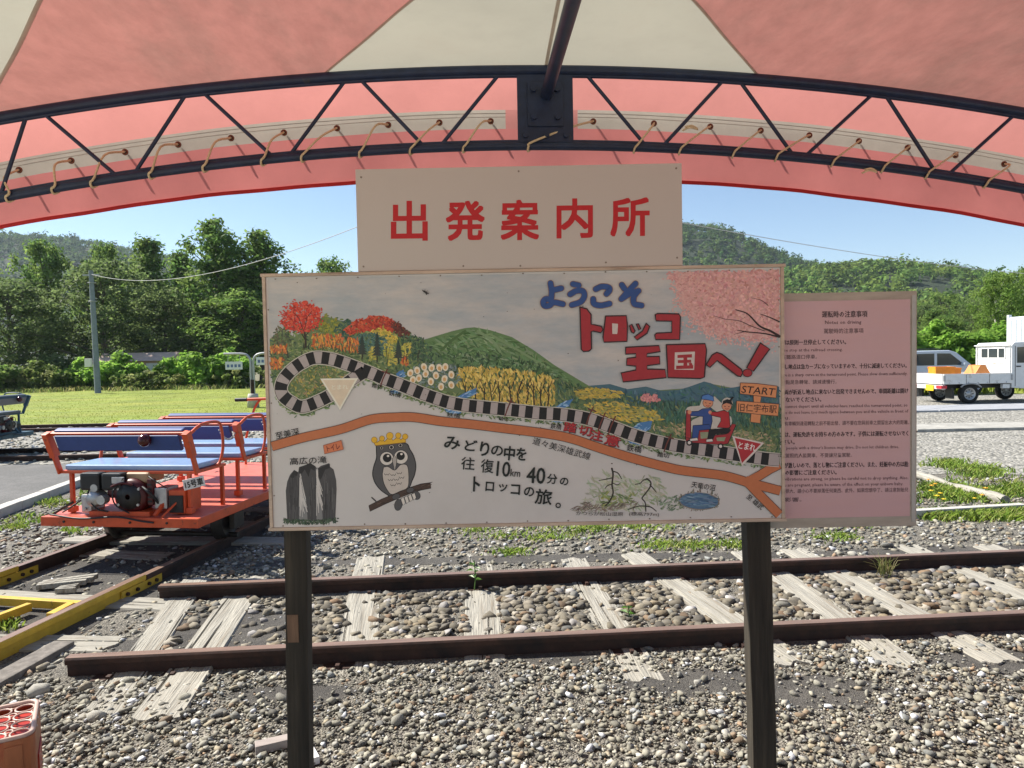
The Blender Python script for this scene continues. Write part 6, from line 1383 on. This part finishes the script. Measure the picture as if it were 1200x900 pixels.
# leafy seedlings by the rails
def seedling(px, py, z, nl, size, label, stem):
    q = atz(px, py, z); t = empty('seedling', (q[0], q[1], .0), 0, label, 'plant'); m = MB(); hh = stem
    MB().tube([(0, 0, 0), (.01, 0, hh*.5), (0, .01, hh)], .004, 6).build('stem', mat_st, t)
    for k in range(nl):
        a = k*2.4; z_ = hh*(.35+.65*k/nl); l = size*random.uniform(.7, 1.1); ca, sa = math.cos(a), math.sin(a)
        pts = [(0, 0, z_), (l*.4*ca-l*.3*sa, l*.4*sa+l*.3*ca, z_+l*.25), (l*ca, l*sa, z_+l*.05), (l*.4*ca+l*.3*sa, l*.4*sa-l*.3*ca, z_+l*.25)]
        MB().add(pts, [(0, 1, 2), (0, 2, 3)]).build('leaf', mat_lf, t)
mat_lf = mat('seedling_leaf', (.10, .22, .03), rough=.4, trans=.35)
seedling(556, 692, 0, 8, .06, 'green leafy seedling growing at the far rail on a split sleeper', .20)
seedling(736, 726, 0, 5, .055, 'small green seedling beside the near rail', .08)
q = atz(1037, 676); tf = empty('grass_tuft', (q[0], q[1], 0), 0, 'dry yellowish grass tuft beside the far rail', 'grass'); m = MB()
for k in range(46):
    a = random.uniform(0, 6.28); l = random.uniform(.08, .19); ln = random.uniform(.2, 1.0)*l; x, y = random.gauss(0, .025), random.gauss(0, .012); ca, sa = math.cos(a), math.sin(a)*.5
    m.tube([(x, y, 0), (x+ca*ln*.4, y+sa*ln*.4, l*.65), (x+ca*ln, y+sa*ln, l*random.uniform(.7, 1))], [.0022, .0016, .0006], 4, random.choice(((.34, .30, .12), (.24, .28, .08), (.40, .36, .18))))
tag(m.build('blades', M['grass'], tf), kind='stuff')

# =================================================================== HILLS
def hill(name, ridge, D, depth, ntree, pal, label, crown=4.2, extra=0):
    rx = np.array([aty(px, py, D) for px, py in ridge]); xs = np.linspace(rx[0, 0], rx[-1, 0], 70); zs = np.interp(xs, rx[:, 0], rx[:, 2])-crown*1.55; nt_ = 26
    V = []; F = []
    def hz(x, t): return np.interp(x, xs, zs)*(t*t*(3-2*t)*.75+.25*t)+2.5*np.sin(x*.031+t*7)*np.sin(x*.013-t*5)*t*(1-t)*4
    for j in range(nt_+6):
        t = min(j/nt_, 1); y = D-depth*(1-j/nt_)
        for x in xs: V.append((x*(.75+.25*min(t, 1)) if x else x, y, hz(x, t)-(j-nt_)*6*(j > nt_)-.5))
    k = len(xs)
    for j in range(nt_+5):
        for i in range(k-1): F.append((j*k+i, j*k+i+1, (j+1)*k+i+1, (j+1)*k+i))
    tag(np_mesh(name, V, F, M['hillsoil'], smooth=True), kind='structure')
    t = rng.random(ntree)**.45; x = rng.uniform(xs[0], xs[-1], ntree); y = D-depth*(1-t)
    z = np.array([hz(a, b) for a, b in zip(x, t)]); X = x*(.75+.25*t)
    cs = []; rad = []
    for a, b, c in zip(X, y, z):
        s = crown*rng.uniform(.65, 1.35); q = rng.normal(size=(4, 3))*np.array([.42, .3, .42])*s; q[0] *= .2
        for v in q: cs.append((a+v[0], b+v[1], c+crown*.45+abs(v[2])*.9)); rad.append(s*rng.uniform(.45, .75))
    nl = 12; V, F, cols = leaves(np.array(cs), np.array(rad), nl, crown*.24, pal, 1.0, .45, .8, 1.18, .22)
    tb = np.repeat(rng.uniform(.72, 1.25, ntree), 4*nl)[:, None]*np.repeat(np.c_[rng.uniform(.85, 1.2, ntree), np.ones(ntree), rng.uniform(.8, 1.2, ntree)], 4*nl, 0)
    tag(np_mesh(name+'_forest', V, F, M['farleaf'], cols*tb), label, 'forest', kind='stuff')
HP = [(.085, .145, .042), (.100, .165, .048), (.072, .125, .040)]
hill('far_hill', [(560, 285), (660, 262), (740, 256), (800, 261), (835, 265), (872, 281), (905, 295), (935, 305), (965, 314), (1010, 325), (1080, 335)], 620, 330, 1350, HP, 'dark wooded mountain side behind the header sign', 4.6)
hill('near_hill', [(840, 325), (900, 318), (945, 312), (975, 308), (1005, 306), (1040, 308), (1080, 312), (1130, 320), (1180, 328), (1260, 335), (1330, 330)], 380, 230, 1300, [(.125, .20, .045), (.145, .225, .052), (.105, .175, .042)], 'sunny wooded hill beyond the vehicles', 3.6)
hill('left_hill', [(-160, 270), (-60, 268), (10, 271), (50, 272), (85, 276), (120, 281), (160, 290), (210, 300), (280, 315), (380, 330)], 700, 330, 1500, HP, 'hazy wooded hill behind the left trees', 5.0)

# =================================================================== THINGS IN THE FOREGROUND
# upturned drinks crate
cq = atz(20, 838, .30); cz = .31
cx_, cy_ = atz(47, 818, cz)[:2]; fx, fy = atz(41, 856, cz)[:2]
ang = math.atan2(fx-cx_, cy_-fy); Lc, Wc = .36, .30
cr0 = empty('bottle_crate', ((cx_+fx)/2, (cy_+fy)/2, 0), ang, 'upturned red plastic bottle crate with ring pattern on the gravel', 'crate')
def rr_poly(x0, x1, y0, y1, r, n=5):
    P = []
    for cx, cy, a0 in ((x1-r, y1-r, 0), (x0+r, y1-r, 90), (x0+r, y0+r, 180), (x1-r, y0+r, 270)):
        for k in range(n+1): a = R(a0+90*k/n); P.append((cx+r*math.cos(a), cy+r*math.sin(a)))
    return P
out = rr_poly(-Lc, .0, -Wc/2, Wc/2, .035); inn = rr_poly(-Lc+.012, -.012, -Wc/2+.012, Wc/2-.012, .026); k = len(out)
m = MB(); vs = [(x, y, 0) for x, y in out]+[(x, y, cz-.012) for x, y in out]+[(x, y, cz-.012) for x, y in inn]+[(x, y, 0) for x, y in inn]
m.add(vs, [(a*k+i, a*k+(i+1) % k, ((a+1) % 4)*k+(i+1) % k, ((a+1) % 4)*k+i) for a in range(4) for i in range(k)]); m.build('side_wall', M['crate2'], cr0)
MB().tube([(x, y, cz-.006) for x, y in rr_poly(-Lc+.008, -.008, -Wc/2+.008, Wc/2-.008, .03)], .008, 8, close=True).build('rim', M['crate_rim'], cr0)
MB().prism(rr_poly(-Lc+.013, -.013, -Wc/2+.013, Wc/2-.013, .026), cz-.034, cz-.028, 'z').build('base_plate', M['crate'], cr0)
for i in range(5):
    for j in range(4):
        x, y = -.045-i*.068, -Wc/2+.049+j*.0675
        MB().tube([(x+.029*math.cos(a), y+.029*math.sin(a), cz-.012) for a in np.linspace(0, 6.283, 20, False)], .0036, 6, close=True).build('ring', M['crate_rim'], cr0)
        MB().tube([(x+.034+.012*math.cos(a), y+.034+.012*math.sin(a), cz-.014) for a in np.linspace(0, 6.283, 10, False)], .003, 5, close=True).build('small_ring', M['crate_rim'], cr0)
for s in (-1, 1):
    MB().box((-.06, s*(Wc/2+.002), .15), (.05, .006, .26)).build('corner_rib', M['crate2'], cr0, bevel=.002); MB().box((-.20, s*(Wc/2+.001), .16), (.14, .004, .10)).build('label_panel', M['crate'], cr0, bevel=.001)
MB().box((.002, 0, .15), (.005, .14, .09)).build('label_panel', M['crate'], cr0, bevel=.001)
# planks at the foot of the left post
a, b = atz(299, 877, .02), atz(350, 866, .02); t = empty('grey_plank', (a[0], a[1], 0), 0, 'short grey plank on the gravel behind the left post', 'plank'); d = b-a
MB().bar((0, 0, .02), (d[0]*1.2, d[1]*1.2, .024), .05, .035).build('board', M['plank'], t, bevel=.003)
a, b = atz(362, 872, .02), atz(374, 893, .02); t = empty('white_plank', (a[0], a[1], 0), 0, 'white painted board end showing beside the left post foot', 'plank'); d = b-a
MB().bar((-d[0]*.3-.025, -d[1]*.3, .02), (d[0]-.025, d[1], .02), .055, .03).build('board', M['whiteplank'], t, bevel=.003)

# =================================================================== HAZE
hm = bpy.data.materials.new('air_haze'); hm.use_nodes = True; ht_ = hm.node_tree; ht_.nodes.remove(ht_.nodes['Principled BSDF'])
pv = ht_.nodes.new('ShaderNodeVolumePrincipled'); pv.inputs['Color'].default_value = (.72, .84, 1, 1); pv.inputs['Density'].default_value = HAZE; pv.inputs['Anisotropy'].default_value = .2
ht_.links.new(pv.outputs[0], ht_.nodes['Material Output'].inputs['Volume'])
hzb = MB().box((0, 450, 89), (2300, 1600, 180)).build('haze', hm); tag(hzb, 'thin blue summer haze over the whole valley', 'haze', kind='stuff')
